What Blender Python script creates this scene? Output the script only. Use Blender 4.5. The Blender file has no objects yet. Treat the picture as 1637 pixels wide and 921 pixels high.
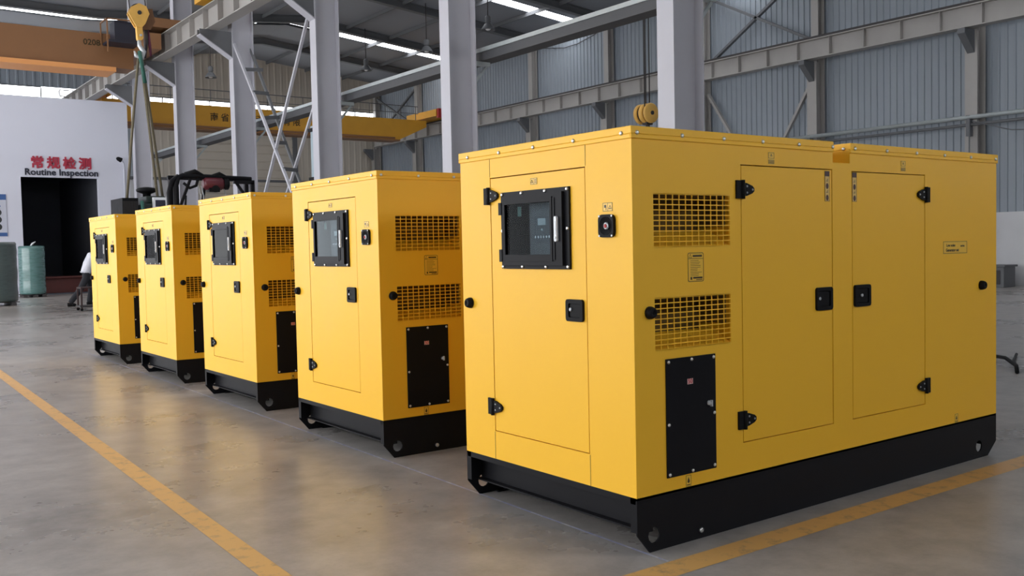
import bpy, bmesh, math, random
from mathutils import Vector, Matrix
random.seed(7)
C = bpy.context.scene
COL = C.collection
PI = math.pi

# ------------------------------------------------------------------ camera, world, light, exposure
def look_camera():
    f, yaw, pit, rol = 1521.52, math.radians(53.6124), math.radians(-2.4646), math.radians(-1.1994)
    F = Vector((math.cos(pit)*math.cos(yaw), math.cos(pit)*math.sin(yaw), math.sin(pit)))
    R = Vector((math.sin(yaw), -math.cos(yaw), 0)); U = R.cross(F)
    R2 = math.cos(rol)*R + math.sin(rol)*U
    U2 = -math.sin(rol)*R + math.cos(rol)*U
    cd = bpy.data.cameras.new('camera'); cam = bpy.data.objects.new('camera', cd); COL.objects.link(cam)
    m = Matrix((R2, U2, -F)).transposed().to_4x4(); m.translation = Vector((-3.2052, -3.358, 1.5279))
    cam.matrix_world = m
    cd.sensor_width = 36; cd.lens = 36*f/1637; cd.clip_end = 300
    C.camera = cam
look_camera()
C.view_settings.view_transform = 'Standard'
C.view_settings.look = 'None'
C.view_settings.exposure = 0.38
C.view_settings.gamma = 1
C.view_settings.use_curve_mapping = False
w = bpy.data.worlds.new('sky'); C.world = w; w.use_nodes = True
bg = w.node_tree.nodes['Background']
bg.inputs[0].default_value = (0.96, 0.975, 1.0, 1); bg.inputs[1].default_value = 4.6
def area(name, loc, rot, sx, sy, power, col=(1, 1, 1)):
    l = bpy.data.lights.new(name, 'AREA'); l.shape = 'RECTANGLE'; l.size = sx; l.size_y = sy
    l.energy = power; l.color = col
    o = bpy.data.objects.new(name, l); COL.objects.link(o); o.location = loc; o.rotation_euler = rot
    return o
SKY_E = 7.0      # glow of the daylight panels in the roof and end wall

# ------------------------------------------------------------------ helpers
def mat(name, col, rough=0.5, metal=0.0, var=0.0, scale=6.0, bump=0.0, spec=0.5, coat=0.0, emit=0.0, stretch=None, alpha=1.0):
    m = bpy.data.materials.new(name); m.use_nodes = True
    nt = m.node_tree; b = nt.nodes['Principled BSDF']
    b.inputs['Base Color'].default_value = (*col, 1); b.inputs['Roughness'].default_value = rough
    b.inputs['Metallic'].default_value = metal; b.inputs['Specular IOR Level'].default_value = spec
    b.inputs['Coat Weight'].default_value = coat; b.inputs['Coat Roughness'].default_value = 0.12
    if emit:
        b.inputs['Emission Color'].default_value = (*col, 1); b.inputs['Emission Strength'].default_value = emit
    tc = nt.nodes.new('ShaderNodeTexCoord'); mp = nt.nodes.new('ShaderNodeMapping')
    nt.links.new(tc.outputs['Object'], mp.inputs[0])
    if stretch: mp.inputs['Scale'].default_value = stretch
    nz = nt.nodes.new('ShaderNodeTexNoise'); nz.inputs['Scale'].default_value = scale; nz.inputs['Detail'].default_value = 5
    nt.links.new(mp.outputs[0], nz.inputs['Vector'])
    if var:
        mx = nt.nodes.new('ShaderNodeMix'); mx.data_type = 'RGBA'
        mx.inputs[6].default_value = (*[c*(1-var) for c in col], 1)
        mx.inputs[7].default_value = (*[min(1, c*(1+var)) for c in col], 1)
        nt.links.new(nz.outputs[0], mx.inputs[0]); nt.links.new(mx.outputs[2], b.inputs['Base Color'])
    mr = nt.nodes.new('ShaderNodeMapRange')
    mr.inputs[3].default_value = max(0.02, rough-0.06); mr.inputs[4].default_value = min(1, rough+0.06)
    nt.links.new(nz.outputs[0], mr.inputs[0]); nt.links.new(mr.outputs[0], b.inputs['Roughness'])
    if bump:
        bp = nt.nodes.new('ShaderNodeBump'); bp.inputs['Strength'].default_value = bump; bp.inputs['Distance'].default_value = 0.01
        nt.links.new(nz.outputs[0], bp.inputs['Height']); nt.links.new(bp.outputs[0], b.inputs['Normal'])
    return m

class MB:
    def __init__(s): s.bm = bmesh.new(); s.m = 0
    def face(s, pts, smooth=False):
        f = s.bm.faces.new([s.bm.verts.new(p) for p in pts]); f.material_index = s.m; f.smooth = smooth; return f
    def box(s, a, b, M=None):
        (x0, y0, z0), (x1, y1, z1) = a, b
        x0, x1 = min(x0, x1), max(x0, x1); y0, y1 = min(y0, y1), max(y0, y1); z0, z1 = min(z0, z1), max(z0, z1)
        P = [Vector(p) for p in ((x0,y0,z0),(x1,y0,z0),(x1,y1,z0),(x0,y1,z0),(x0,y0,z1),(x1,y0,z1),(x1,y1,z1),(x0,y1,z1))]
        if M is not None: P = [M @ p for p in P]
        v = [s.bm.verts.new(p) for p in P]
        for q in ((3,2,1,0),(4,5,6,7),(0,1,5,4),(1,2,6,5),(2,3,7,6),(3,0,4,7)):
            f = s.bm.faces.new([v[i] for i in q]); f.material_index = s.m
        return s
    def beam(s, p, q, wd, ht, up=(0, 0, 1)):
        p, q = Vector(p), Vector(q); d = (q-p); L = d.length; d.normalize(); u = Vector(up)
        r = d.cross(u)
        if r.length < 1e-4: r = d.cross(Vector((1, 0, 0)))
        r.normalize(); u = r.cross(d)
        M = Matrix((d, r, u)).transposed().to_4x4(); M.translation = p
        return s.box((0, -wd/2, -ht/2), (L, wd/2, ht/2), M)
    def tube(s, pts, r, n=10, cap=True):
        pts = [Vector(p) for p in pts]; rs = r if isinstance(r, (list, tuple)) else [r]*len(pts)
        rings = []; ref = None
        for i, p in enumerate(pts):
            d = (pts[min(i+1, len(pts)-1)] - pts[max(i-1, 0)]).normalized()
            if ref is None: ref = Vector((0, 0, 1)) if abs(d.z) < 0.9 else Vector((1, 0, 0))
            a = d.cross(ref)
            if a.length < 1e-4: a = d.cross(Vector((0, 1, 0)))
            a.normalize(); b = a.cross(d); ref = b
            rings.append([s.bm.verts.new(p + rs[i]*(math.cos(2*PI*k/n)*a + math.sin(2*PI*k/n)*b)) for k in range(n)])
        for i in range(len(rings)-1):
            for k in range(n):
                f = s.bm.faces.new((rings[i][k], rings[i][(k+1) % n], rings[i+1][(k+1) % n], rings[i+1][k]))
                f.smooth = True; f.material_index = s.m
        if cap:
            for R in (rings[0], rings[-1]):
                try: f = s.bm.faces.new(R); f.material_index = s.m
                except ValueError: pass
        return s
    def lathe(s, prof, c, axis='z', n=24, cap=True):
        c = Vector(c); rings = []
        def P(r, h, t):
            a, b = r*math.cos(t), r*math.sin(t)
            return c + Vector({'z': (a, b, h), 'x': (h, a, b), 'y': (a, h, b)}[axis])
        for r, h in prof: rings.append([s.bm.verts.new(P(max(r, 1e-4), h, 2*PI*k/n)) for k in range(n)])
        for i in range(len(rings)-1):
            for k in range(n):
                f = s.bm.faces.new((rings[i][k], rings[i][(k+1) % n], rings[i+1][(k+1) % n], rings[i+1][k]))
                f.smooth = True; f.material_index = s.m
        for R in ((rings[0], rings[-1]) if cap else ()):
            f = s.bm.faces.new(R); f.material_index = s.m
        return s
    def prism(s, poly, axis, a, b, hole=None):
        """poly: 2D points in the plane across axis (x: (y,z); y: (x,z); z: (x,y))."""
        def P(u, v, h): return {'x': (h, u, v), 'y': (u, h, v), 'z': (u, v, h)}[axis]
        def side(pl):
            V0 = [s.bm.verts.new(P(u, v, a)) for u, v in pl]; V1 = [s.bm.verts.new(P(u, v, b)) for u, v in pl]
            n = len(pl)
            for i in range(n):
                f = s.bm.faces.new((V0[i], V0[(i+1) % n], V1[(i+1) % n], V1[i])); f.material_index = s.m
            return V0, V1
        A0, A1 = side(poly)
        if hole is None:
            for V in (A0, A1): s.bm.faces.new(V).material_index = s.m
        else:
            B0, B1 = side(hole); n = len(poly)
            assert len(hole) == n
            for A, B in ((A0, B0), (A1, B1)):
                for i in range(n):
                    s.bm.faces.new((A[i], A[(i+1) % n], B[(i+1) % n], B[i])).material_index = s.m
        return s
    def build(s, name, mats, parent=None, bevel=0.0, loc=None, rotz=0.0):
        bmesh.ops.recalc_face_normals(s.bm, faces=s.bm.faces)
        me = bpy.data.meshes.new(name); s.bm.to_mesh(me); s.bm.free()
        for m in (mats if isinstance(mats, (list, tuple)) else [mats]): me.materials.append(m)
        o = bpy.data.objects.new(name, me); COL.objects.link(o)
        if parent is not None: o.parent = parent
        if loc is not None: o.location = loc
        o.rotation_euler = (0, 0, rotz)
        if bevel:
            b = o.modifiers.new('bevel', 'BEVEL'); b.width = bevel; b.segments = 2; b.limit_method = 'ANGLE'; b.angle_limit = math.radians(40)
        return o

def rrect(u0, u1, v0, v1, r, n=5):
    pts = []
    for cu, cv, a0 in ((u1-r, v1-r, 0), (u0+r, v1-r, 90), (u0+r, v0+r, 180), (u1-r, v0+r, 270)):
        for k in range(n+1):
            a = math.radians(a0+90*k/n); pts.append((cu+r*math.cos(a), cv+r*math.sin(a)))
    return pts
def tag(o, label, cat, group=None, kind=None):
    o['label'] = label; o['category'] = cat
    if group: o['group'] = group
    if kind: o['kind'] = kind
    return o
def struct(o): o['kind'] = 'structure'; return o
def empty(name, loc, label, cat, group=None, rotz=0):
    o = bpy.data.objects.new(name, None); COL.objects.link(o); o.location = loc; o.rotation_euler = (0, 0, rotz)
    o.empty_display_size = 0.2
    return tag(o, label, cat, group)
def kids(o): return [c for c in list(COL.objects) if c.parent == o]
def copy_thing(root, loc, label, rotz=0.0):
    r = root.copy(); COL.objects.link(r); r.location = loc; r.rotation_euler = (0, 0, rotz); r['label'] = label
    for ch in KID.get(root.name, ()):
        c = ch.copy(); COL.objects.link(c); c.parent = r
        for g in KID.get(ch.name, ()):
            d = g.copy(); COL.objects.link(d); d.parent = c
    return r
KID = {}
def index_kids():
    KID.clear()
    for o in COL.objects:
        if o.parent is not None: KID.setdefault(o.parent.name, []).append(o)
def text(name, body, size, m, loc, rot, parent=None, extrude=0.004, bold=0.0, align='CENTER', sx=1.0, gap=1.0):
    cu = bpy.data.curves.new(name, 'FONT'); cu.body = body; cu.size = size; cu.extrude = extrude; cu.offset = bold
    cu.align_x = align; cu.align_y = 'CENTER'; cu.resolution_u = 3; cu.space_character = gap
    t = bpy.data.objects.new(name, cu); COL.objects.link(t)
    dg = bpy.context.evaluated_depsgraph_get(); dg.update()
    me = bpy.data.meshes.new_from_object(t.evaluated_get(dg)); bpy.data.objects.remove(t)
    o = bpy.data.objects.new(name, me); COL.objects.link(o)
    me.materials.clear(); me.materials.append(m)
    o.location = loc; o.rotation_euler = rot; o.scale = (sx, 1, 1)
    if parent is not None: o.parent = parent
    return o
FRONT = (PI/2, 0, -PI/2)     # lettering on a face that looks to -x
SIDE = (PI/2, 0, 0)          # lettering on a face that looks to -y

# ------------------------------------------------------------------ materials
M_yel = mat('yellow_powder_coat', (0.90, 0.495, 0.030), 0.42, var=0.02, scale=3, bump=0.0, spec=0.3)
M_black = mat('black_satin_paint', (0.010, 0.010, 0.012), 0.42, var=0.2, scale=5, spec=0.08)
M_base = mat('black_frame_paint', (0.012, 0.012, 0.014), 0.45, var=0.2, scale=5, spec=0.08)
M_plastic = mat('black_plastic', (0.010, 0.010, 0.011), 0.48, spec=0.08)
M_chrome = mat('bolt_steel', (0.75, 0.74, 0.72), 0.28, metal=0.9)
M_white_plastic = mat('pale_plastic', (0.75, 0.77, 0.80), 0.35)
M_ink = mat('sticker_ink', (0.05, 0.03, 0.005), 0.5)
M_stick = mat('sticker_yellow', (0.84, 0.50, 0.045), 0.35)
M_red = mat('red_paint', (0.45, 0.03, 0.03), 0.4)
M_dark = mat('control_grey', (0.03, 0.033, 0.036), 0.4)
M_lcd = mat('lcd_grey', (0.30, 0.36, 0.36), 0.3)
M_silver = mat('brushed_silver', (0.5, 0.52, 0.54), 0.35, metal=0.3)
M_green_tag = mat('green_tag', (0.25, 0.45, 0.38), 0.5)
M_steel = mat('grey_steel_paint', (0.47, 0.47, 0.52), 0.5, var=0.08, scale=1.5)
M_steel_d = mat('dark_steel_paint', (0.13, 0.135, 0.145), 0.6, var=0.12, scale=2)
M_beam = mat('runway_steel', (0.36, 0.345, 0.33), 0.55, var=0.15, scale=1.2)
M_rail = mat('rail_dark', (0.04, 0.035, 0.035), 0.6)
M_roof = mat('roof_sheet', (0.25, 0.265, 0.295), 0.65, var=0.08, scale=1)
M_wallg = mat('blue_grey_cladding', (0.28, 0.315, 0.355), 0.5, var=0.08, scale=0.7)
M_cream = mat('cream_cladding', (0.55, 0.50, 0.43), 0.6, var=0.07, scale=0.6)
M_white = mat('white_wall', (0.68, 0.695, 0.79), 0.7, var=0.03, scale=1)
M_whited = mat('white_masonry', (0.62, 0.62, 0.64), 0.7, var=0.08, scale=1.3)
M_sky = mat('daylight_panel', (0.95, 0.97, 1.0), 0.5, emit=SKY_E)
M_galv = mat('galvanised_steel', (0.42, 0.46, 0.47), 0.35, metal=0.4, var=0.1)
M_orange = mat('crane_orange_shaded', (0.27, 0.13, 0.055), 0.5, var=0.08, scale=2)  # crane paint darkened, shade on the girder put into the colour
M_cyel = mat('crane_yellow', (0.72, 0.36, 0.03), 0.5, var=0.08, scale=2)
M_hook = mat('hook_yellow', (0.80, 0.46, 0.10), 0.5, var=0.15, scale=4)
M_brown = mat('rusty_brown', (0.16, 0.075, 0.03), 0.6, var=0.3)
M_maroon = mat('maroon_strap', (0.12, 0.02, 0.05), 0.7)
M_rope = mat('sling_rope', (0.16, 0.135, 0.085), 0.8, var=0.3, scale=20)
M_green = mat('dark_green_paint', (0.010, 0.022, 0.018), 0.45, var=0.2)
M_teal = mat('green_rope', (0.02, 0.10, 0.075), 0.7)
M_wrap = mat('teal_wrapped_film', (0.10, 0.21, 0.20), 0.28, var=0.3, scale=4, coat=0.6, stretch=(1, 1, 5), bump=0.3)
M_wrapd = mat('grey_wrapped_film', (0.085, 0.115, 0.11), 0.3, var=0.3, scale=4, coat=0.5, stretch=(1, 1, 5), bump=0.3)
M_signr = mat('sign_red', (0.42, 0.03, 0.06), 0.5)
M_signk = mat('sign_navy_black', (0.02, 0.022, 0.04), 0.5)
M_blue = mat('poster_blue', (0.05, 0.12, 0.32), 0.5)
M_paper = mat('poster_paper', (0.55, 0.57, 0.66), 0.6)
M_cloth_w = mat('white_shirt_cloth', (0.70, 0.71, 0.78), 0.85, var=0.08, scale=14, bump=0.3)
M_cloth_d = mat('dark_trouser_cloth', (0.02, 0.021, 0.027), 0.9, var=0.2, scale=14, bump=0.3)
M_skin = mat('skin', (0.50, 0.30, 0.21), 0.55)
M_hair = mat('black_hair', (0.01, 0.009, 0.008), 0.6)
M_brick = mat('reddish_brown', (0.14, 0.04, 0.035), 0.6, var=0.2)
M_cart = mat('dark_brown_paint', (0.04, 0.018, 0.018), 0.6)
M_room = mat('room_lining_darkened', (0.13, 0.14, 0.17), 0.8)  # interior coloured dark so the doorway reads as unlit
M_lampw = mat('lamp_reflector', (0.8, 0.8, 0.8), 0.3)
def glass_mat():
    m = bpy.data.materials.new('window_glass'); m.use_nodes = True; nt = m.node_tree; nt.nodes.remove(nt.nodes['Principled BSDF'])
    t = nt.nodes.new('ShaderNodeBsdfTransparent'); t.inputs[0].default_value = (0.70, 0.75, 0.78, 1)
    g = nt.nodes.new('ShaderNodeBsdfGlossy'); g.inputs['Roughness'].default_value = 0.03
    f = nt.nodes.new('ShaderNodeFresnel'); f.inputs[0].default_value = 1.07
    x = nt.nodes.new('ShaderNodeMixShader'); nt.links.new(f.outputs[0], x.inputs[0]); nt.links.new(t.outputs[0], x.inputs[1]); nt.links.new(g.outputs[0], x.inputs[2])
    nt.links.new(x.outputs[0], nt.nodes['Material Output'].inputs[0])
    return m
M_glass = glass_mat()
M_inlet_shade = mat('inlet_yellow_shaded', (0.15, 0.085, 0.018), 0.9, var=0.3, scale=30)  # darkened yellow: shade inside the air inlets put into the colour

def floor_mat():
    m = bpy.data.materials.new('polished_concrete'); m.use_nodes = True; nt = m.node_tree; N = nt.nodes; Lk = nt.links
    b = N['Principled BSDF']; tc = N.new('ShaderNodeTexCoord')
    def noise(scale, detail, st=(1, 1, 1)):
        mp = N.new('ShaderNodeMapping'); mp.inputs['Scale'].default_value = st
        n = N.new('ShaderNodeTexNoise'); n.inputs['Scale'].default_value = scale; n.inputs['Detail'].default_value = detail
        n.inputs['Roughness'].default_value = 0.65
        Lk.new(tc.outputs['Object'], mp.inputs[0]); Lk.new(mp.outputs[0], n.inputs['Vector']); return n.outputs[0]
    n1, n2, n3 = noise(0.55, 6), noise(3.5, 8, (1, 1.0, 1)), noise(40, 3)
    r1 = N.new('ShaderNodeValToRGB'); e = r1.color_ramp.elements
    e[0].position, e[0].color = 0.36, (0.232, 0.214, 0.202, 1); e[1].position, e[1].color = 0.63, (0.44, 0.41, 0.385, 1)
    ad = N.new('ShaderNodeMath'); ad.operation = 'MULTIPLY_ADD'; ad.inputs[1].default_value = 0.55
    Lk.new(n2, ad.inputs[0])
    mu = N.new('ShaderNodeMath'); mu.operation = 'MULTIPLY'; mu.inputs[1].default_value = 0.45; Lk.new(n1, mu.inputs[0])
    Lk.new(mu.outputs[0], ad.inputs[2]); Lk.new(ad.outputs[0], r1.inputs[0])
    r3 = N.new('ShaderNodeValToRGB'); e = r3.color_ramp.elements
    e[0].position, e[0].color = 0.30, (0.93, 0.93, 0.93, 1); e[1].position, e[1].color = 0.5, (1, 1, 1, 1)
    Lk.new(n3, r3.inputs[0])
    mx = N.new('ShaderNodeMix'); mx.data_type = 'RGBA'; mx.blend_type = 'MULTIPLY'; mx.inputs[0].default_value = 1
    Lk.new(r1.outputs[0], mx.inputs[6]); Lk.new(r3.outputs[0], mx.inputs[7]); Lk.new(mx.outputs[2], b.inputs['Base Color'])
    mr = N.new('ShaderNodeMapRange'); mr.inputs[1].default_value = 0.2; mr.inputs[2].default_value = 0.8
    mr.inputs[3].default_value = 0.22; mr.inputs[4].default_value = 0.36
    Lk.new(n1, mr.inputs[0]); Lk.new(mr.outputs[0], b.inputs['Roughness'])
    bp = N.new('ShaderNodeBump'); bp.inputs['Strength'].default_value = 0.025; bp.inputs['Distance'].default_value = 0.01
    Lk.new(n2, bp.inputs['Height']); Lk.new(bp.outputs[0], b.inputs['Normal'])
    b.inputs['Specular IOR Level'].default_value = 0.38
    return m
M_floor = floor_mat()
def line_mat(col, wear=0.42):
    m = bpy.data.materials.new('worn_floor_paint'); m.use_nodes = True; nt = m.node_tree; N = nt.nodes; Lk = nt.links
    b = N['Principled BSDF']; tc = N.new('ShaderNodeTexCoord')
    n = N.new('ShaderNodeTexNoise'); n.inputs['Scale'].default_value = 9; n.inputs['Detail'].default_value = 8; n.inputs['Roughness'].default_value = 0.7
    Lk.new(tc.outputs['Object'], n.inputs['Vector'])
    r = N.new('ShaderNodeValToRGB'); e = r.color_ramp.elements
    e[0].position, e[0].color = wear-0.12, (col[0]*0.5, col[1]*0.55, col[2]*0.9, 1); e[1].position, e[1].color = wear+0.06, (*col, 1)
    Lk.new(n.outputs[0], r.inputs[0]); Lk.new(r.outputs[0], b.inputs['Base Color']); b.inputs['Roughness'].default_value = 0.4
    return m
M_line = line_mat((0.72, 0.42, 0.14)); M_chalk = line_mat((0.68, 0.66, 0.63), 0.57)

# ------------------------------------------------------------------ the hall
XW, YE, YB, XL = 27.0, 52.0, -9.0, -12.6
EAVE, RIDGE, XV, XR = 12.3, 13.27, 7.5, 17.25
b = MB(); b.box((XL, YB, -0.2), (XW+0.3, YE+0.3, 0)); struct(b.build('floor', M_floor))
def floor_strip(name, p0, p1, wd, m, z=0.0015):
    p0, p1 = Vector((*p0, 0)), Vector((*p1, 0)); d = (p1-p0).normalized(); n = Vector((-d.y, d.x, 0))*wd/2
    k = 60; bb = MB()
    for i in range(k):
        a, c = p0.lerp(p1, i/k), p0.lerp(p1, (i+1)/k)
        bb.face([(q.x, q.y, z) for q in (a-n, c-n, c+n, a+n)])
    return bb.build(name, m)
struct(floor_strip('trim_1', (-1.547, -1.0), (-0.95, 22.0), 0.125, M_line))
struct(floor_strip('trim_2', (-1.2, -0.235), (12.0, -0.26), 0.16, M_line))
struct(floor_strip('trim_3', (0.058, -0.15), (0.265, 13.0), 0.014, M_chalk))

def corrugated(axis, fixed, a0, a1, z0, z1, period, depth, m, name, inward, zslope=None):
    """Trapezoid-ribbed sheet with real thickness; axis is the one it runs along."""
    bb = MB(); n = int(round((a1-a0)/period)); prof = []
    for i in range(n):
        s = a0+(a1-a0)*i/n; p = (a1-a0)/n
        prof += [(s, 0), (s+0.62*p, 0), (s+0.70*p, depth), (s+0.92*p, depth)]
    prof.append((a1, 0))
    def P(a, d, z):
        return (fixed+inward*d, a, z) if axis == 'y' else (a, fixed+inward*d, z)
    for (s, d), (t, e) in zip(prof[:-1], prof[1:]):
        zz = (lambda q: z1) if zslope is None else zslope
        bb.face([P(s, d, z0), P(t, e, z0), P(t, e, zz(t)), P(s, d, zz(s))])
    f = fixed-inward*0.06
    if zslope is None:
        lo = (f, a0, z0) if axis == 'y' else (a0, f, z0); hi = (fixed-inward*0.001, a1, z1) if axis == 'y' else (a1, fixed-inward*0.001, z1)
        bb.box(lo, hi)
    return bb.build(name, m)
def roof_z(x):
    if x < XV: return EAVE + 0.01*(XV-x)
    return EAVE + (RIDGE-EAVE)*(1-abs(x-XR)/(XW-XR))
struct(corrugated('y', XW, YB, YE, 2.3, EAVE, 0.25, 0.035, M_wallg, 'wall_right', -1))
b = MB(); b.box((XW-0.12, YB, 0), (XW+0.2, YE, 2.3)); struct(b.build('wall_right_masonry', M_whited))
b = MB(); b.box((XL, YE, 0), (XW, YE+0.25, 5.75)); b.m = 1; b.box((XL, YE-0.08, 5.75), (XW, YE+0.1, 5.9)); struct(b.build('wall_far_masonry', [M_whited, M_steel_d]))
struct(corrugated('x', YE, 11.6, XW, 5.9, 10.05, 0.40, 0.016, M_cream, 'wall_far', -1))
struct(corrugated('x', YE, 11.6, XW, 10.42, 12.2, 0.40, 0.016, M_cream, 'wall_far_upper', -1, zslope=roof_z))
struct(corrugated('x', YE, XL, 11.6, 5.9, 9.8, 0.40, 0.03, M_wallg, 'wall_far_left', -1))
struct(corrugated('x', YE, XL, 11.6, 10.5, 12.2, 0.40, 0.03, M_wallg, 'wall_far_left_upper', -1, zslope=roof_z))
# ribbon windows in the far wall: panes in slim frames
def ribbon(name, x0, x1, z0, z1, n):
    bb = MB(); bb.box((x0, YE+0.02, z0), (x1, YE+0.06, z1)); bb.m = 1
    for i in range(n+1):
        x = x0+(x1-x0)*i/n; bb.box((x-0.03, YE-0.02, z0), (x+0.03, YE+0.02, z1))
    bb.box((x0, YE-0.05, z1), (x1, YE+0.05, z1+0.05)); bb.box((x0, YE-0.05, z0-0.05), (x1, YE+0.05, z0))
    return struct(bb.build(name, [M_sky, M_steel_d]))
ribbon('window_1', 7.9, XW-0.3, 10.10, 10.37, 14)
ribbon('window_2', XL, 7.0, 9.85, 10.45, 9)
# roller shutter in the far wall
b = MB()
for i in range(8): b.prism([(YE-0.02, 4.5+i*0.49), (YE-0.06, 4.56+i*0.49), (YE-0.06, 4.93+i*0.49), (YE-0.02, 4.99+i*0.49)], 'x', 14.8, 21.0)
b.m = 1; b.box((14.5, YE-0.12, 0), (14.8, YE, 8.6)); b.box((21.0, YE-0.12, 0), (21.3, YE, 8.6)); b.box((14.8, YE-0.03, 0), (21, YE, 4.5))
struct(b.build('door_1', [M_cream, M_steel_d]))
# roof sheets, split where the daylight panels lie
SKYL = [(10.2, 11.0), (21.1, 21.9), (31.7, 32.6), (42.7, 43.6)]  # the two nearer strips are out of view, added for light
def roof_strip(bb, y0, y1, t=0.0):
    xs = [XL, XV, XR, XW]
    for a, c in zip(xs[:-1], xs[1:]):
        bb.face([(a, y0, roof_z(a)+t), (c, y0, roof_z(c)+t), (c, y1, roof_z(c)+t), (a, y1, roof_z(a)+t)])
b = MB(); ys = [YB]
for s in SKYL: ys += list(s)
ys.append(YE+0.2)
for i in range(0, len(ys), 2):
    roof_strip(b, ys[i], ys[i+1]); roof_strip(b, ys[i], ys[i+1], 0.12)
struct(b.build('ceiling', M_roof))
for i, s in enumerate(SKYL):
    b = MB()
    n = 52
    for k in range(n):
        x0, x1 = XL+(XW-XL)*k/n+0.012, XL+(XW-XL)*(k+1)/n-0.012
        if abs((x0+x1)/2-XR) < 1.9 : continue
        b.face([(x0, s[0], roof_z(x0)+0.06), (x1, s[0], roof_z(x1)+0.06), (x1, s[1], roof_z(x1)+0.06), (x0, s[1], roof_z(x0)+0.06)])
    b.m = 1; roof_strip(b, s[0], s[1], 0.13)
    struct(b.build('window_%d' % (3+i), [M_sky, M_roof]))
# rafters and purlins
COLY = [6.78, 12.87, 18.97, 24.70, 30.20, 35.55, 41.3, 47.0]
def rafter(y, name):
    b = MB()
    for a, c in ((XL, XV), (XV, XR), (XR, XW)):
        za, zc = roof_z(a), roof_z(c)
        for h0, h1, hw in ((0.0, 0.03, 0.14), (0.03, 0.33, 0.012), (0.33, 0.36, 0.14)):
            M = Matrix(((1, 0, 0, 0), (0, 1, 0, 0), ((zc-za)/(c-a), 0, 1, 0), (0, 0, 0, 1)))
            b.box((a, y-hw, za-h1-(zc-za)/(c-a)*a), (c, y+hw, za-h0-(zc-za)/(c-a)*a), M)
    return struct(b.build(name, M_steel_d))
for i, y in enumerate([0.9]+COLY): rafter(y, 'trim_%d' % (10+i))
b = MB()
for x in (-9, -6, -3, 0, 3, 10, 12.5, 15, 19.5, 22, 24.5):
    b.box((x-0.03, YB, roof_z(x)-0.18), (x+0.03, YE, roof_z(x)-0.005))
struct(b.build('trim_30', M_steel_d))
# left and rear walls behind the camera: unseen, openings sized to balance the daylight
b = MB(); b.box((XL-0.2, YB, 7.6), (XL, YE, EAVE+0.2)); b.box((XL-0.2, YB, 0), (XL, YE, 0.5)); b.box((XL-0.2, YB, 0.5), (XL, -1.0, 7.6))
for y in [YB]+[YB+6*i for i in range(1, 11)]: b.box((XL-0.2, y-0.25, 0.5), (XL, y+0.25, 7.6))
struct(b.build('wall_left', M_wallg))
b = MB(); b.box((XL, YB-0.2, 0), (XW, YB, 4.4)); b.box((XL, YB-0.2, 5.7), (XW, YB, 13.4))
for i in range(8): b.box((XL+i*5.6-0.3, YB-0.2, 4.4), (XL+i*5.6+0.3, YB, 5.7))
struct(b.build('wall_rear', M_wallg))

# ------------------------------------------------------------------ the inspection room
RY, RX1, RH = 38.2, 7.70, 7.86
DX0, DX1, DH = 3.60, 6.46, 4.69
b = MB()
b.box((-8, RY, 0), (DX0, RY+0.24, RH)); b.box((DX1, RY, 0), (RX1, RY+0.24, RH)); b.box((DX0, RY, DH), (DX1, RY+0.24, RH))
b.box((RX1-0.24, RY+0.24, 0), (RX1, RY+2.6, RH))
struct(b.build('wall_room', M_white))
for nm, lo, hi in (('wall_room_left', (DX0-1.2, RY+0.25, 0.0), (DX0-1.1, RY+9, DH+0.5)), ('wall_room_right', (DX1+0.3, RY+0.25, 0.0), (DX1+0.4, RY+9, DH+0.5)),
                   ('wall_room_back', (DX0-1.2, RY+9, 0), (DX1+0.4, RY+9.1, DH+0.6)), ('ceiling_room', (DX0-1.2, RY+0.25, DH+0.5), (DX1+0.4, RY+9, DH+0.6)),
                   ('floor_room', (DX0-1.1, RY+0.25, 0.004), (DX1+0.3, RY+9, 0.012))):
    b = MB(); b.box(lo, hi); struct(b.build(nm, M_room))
t = text('wall_sign', '常规检测', 0.50, M_signr, (5.10, RY-0.02, 5.24), SIDE, extrude=0.02, bold=0.014, gap=1.36)
tag(t, 'red raised Chinese characters on the white wall above the dark doorway', 'sign')
t = text('wall_sign', 'Routine Inspection', 0.36, M_signk, (5.11, RY-0.02, 4.88), SIDE, extrude=0.02, bold=0.006)
tag(t, 'black English lettering Routine Inspection directly above the dark doorway', 'sign')
p = MB(); p.box((0.3, RY-0.03, 2.36), (3.05, RY, 3.99)); p.m = 1; p.box((0.3, RY-0.034, 3.77), (3.05, RY-0.03, 3.99)); p.box((0.3, RY-0.034, 2.36), (3.05, RY-0.03, 2.50))
p.m = 2
for i in range(4):
    for j in range(3): p.lathe([(0.13, 0), (0.13, -0.003)], (2.75-0.62*i, RY-0.031, 2.72+0.28*j), 'y', 16)
p.m = 1
for i in range(4): p.box((2.45-0.62*i, RY-0.034, 3.5), (2.85-0.62*i, RY-0.03, 3.55)); p.box((2.45-0.62*i, RY-0.034, 3.62), (2.75-0.62*i, RY-0.03, 3.66))
tag(p.build('wall_poster', [M_paper, M_blue, M_dark]), 'blue and white notice board on the white wall left of the dark doorway', 'poster')
l = MB(); l.tube([(7.48, RY-0.06, 3.3), (7.48, RY-0.06, 5.2), (7.46, RY-0.12, 5.33), (7.40, RY-0.2, 5.40), (7.26, RY-0.3, 5.48)], 0.03, 8)
l.box((7.45, RY-0.06, 3.6), (7.51, RY, 3.66)); l.box((7.45, RY-0.06, 5.0), (7.51, RY, 5.06))
lr = l.build('wall_lamp', M_white); tag(lr, 'small lamp on a bent white pipe at the right edge of the white wall', 'lamp')
l = MB(); l.lathe([(0.04, -0.06), (0.08, 0.0), (0.10, 0.14), (0.09, 0.16)], (0, 0, 0), 'x', 14)
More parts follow.
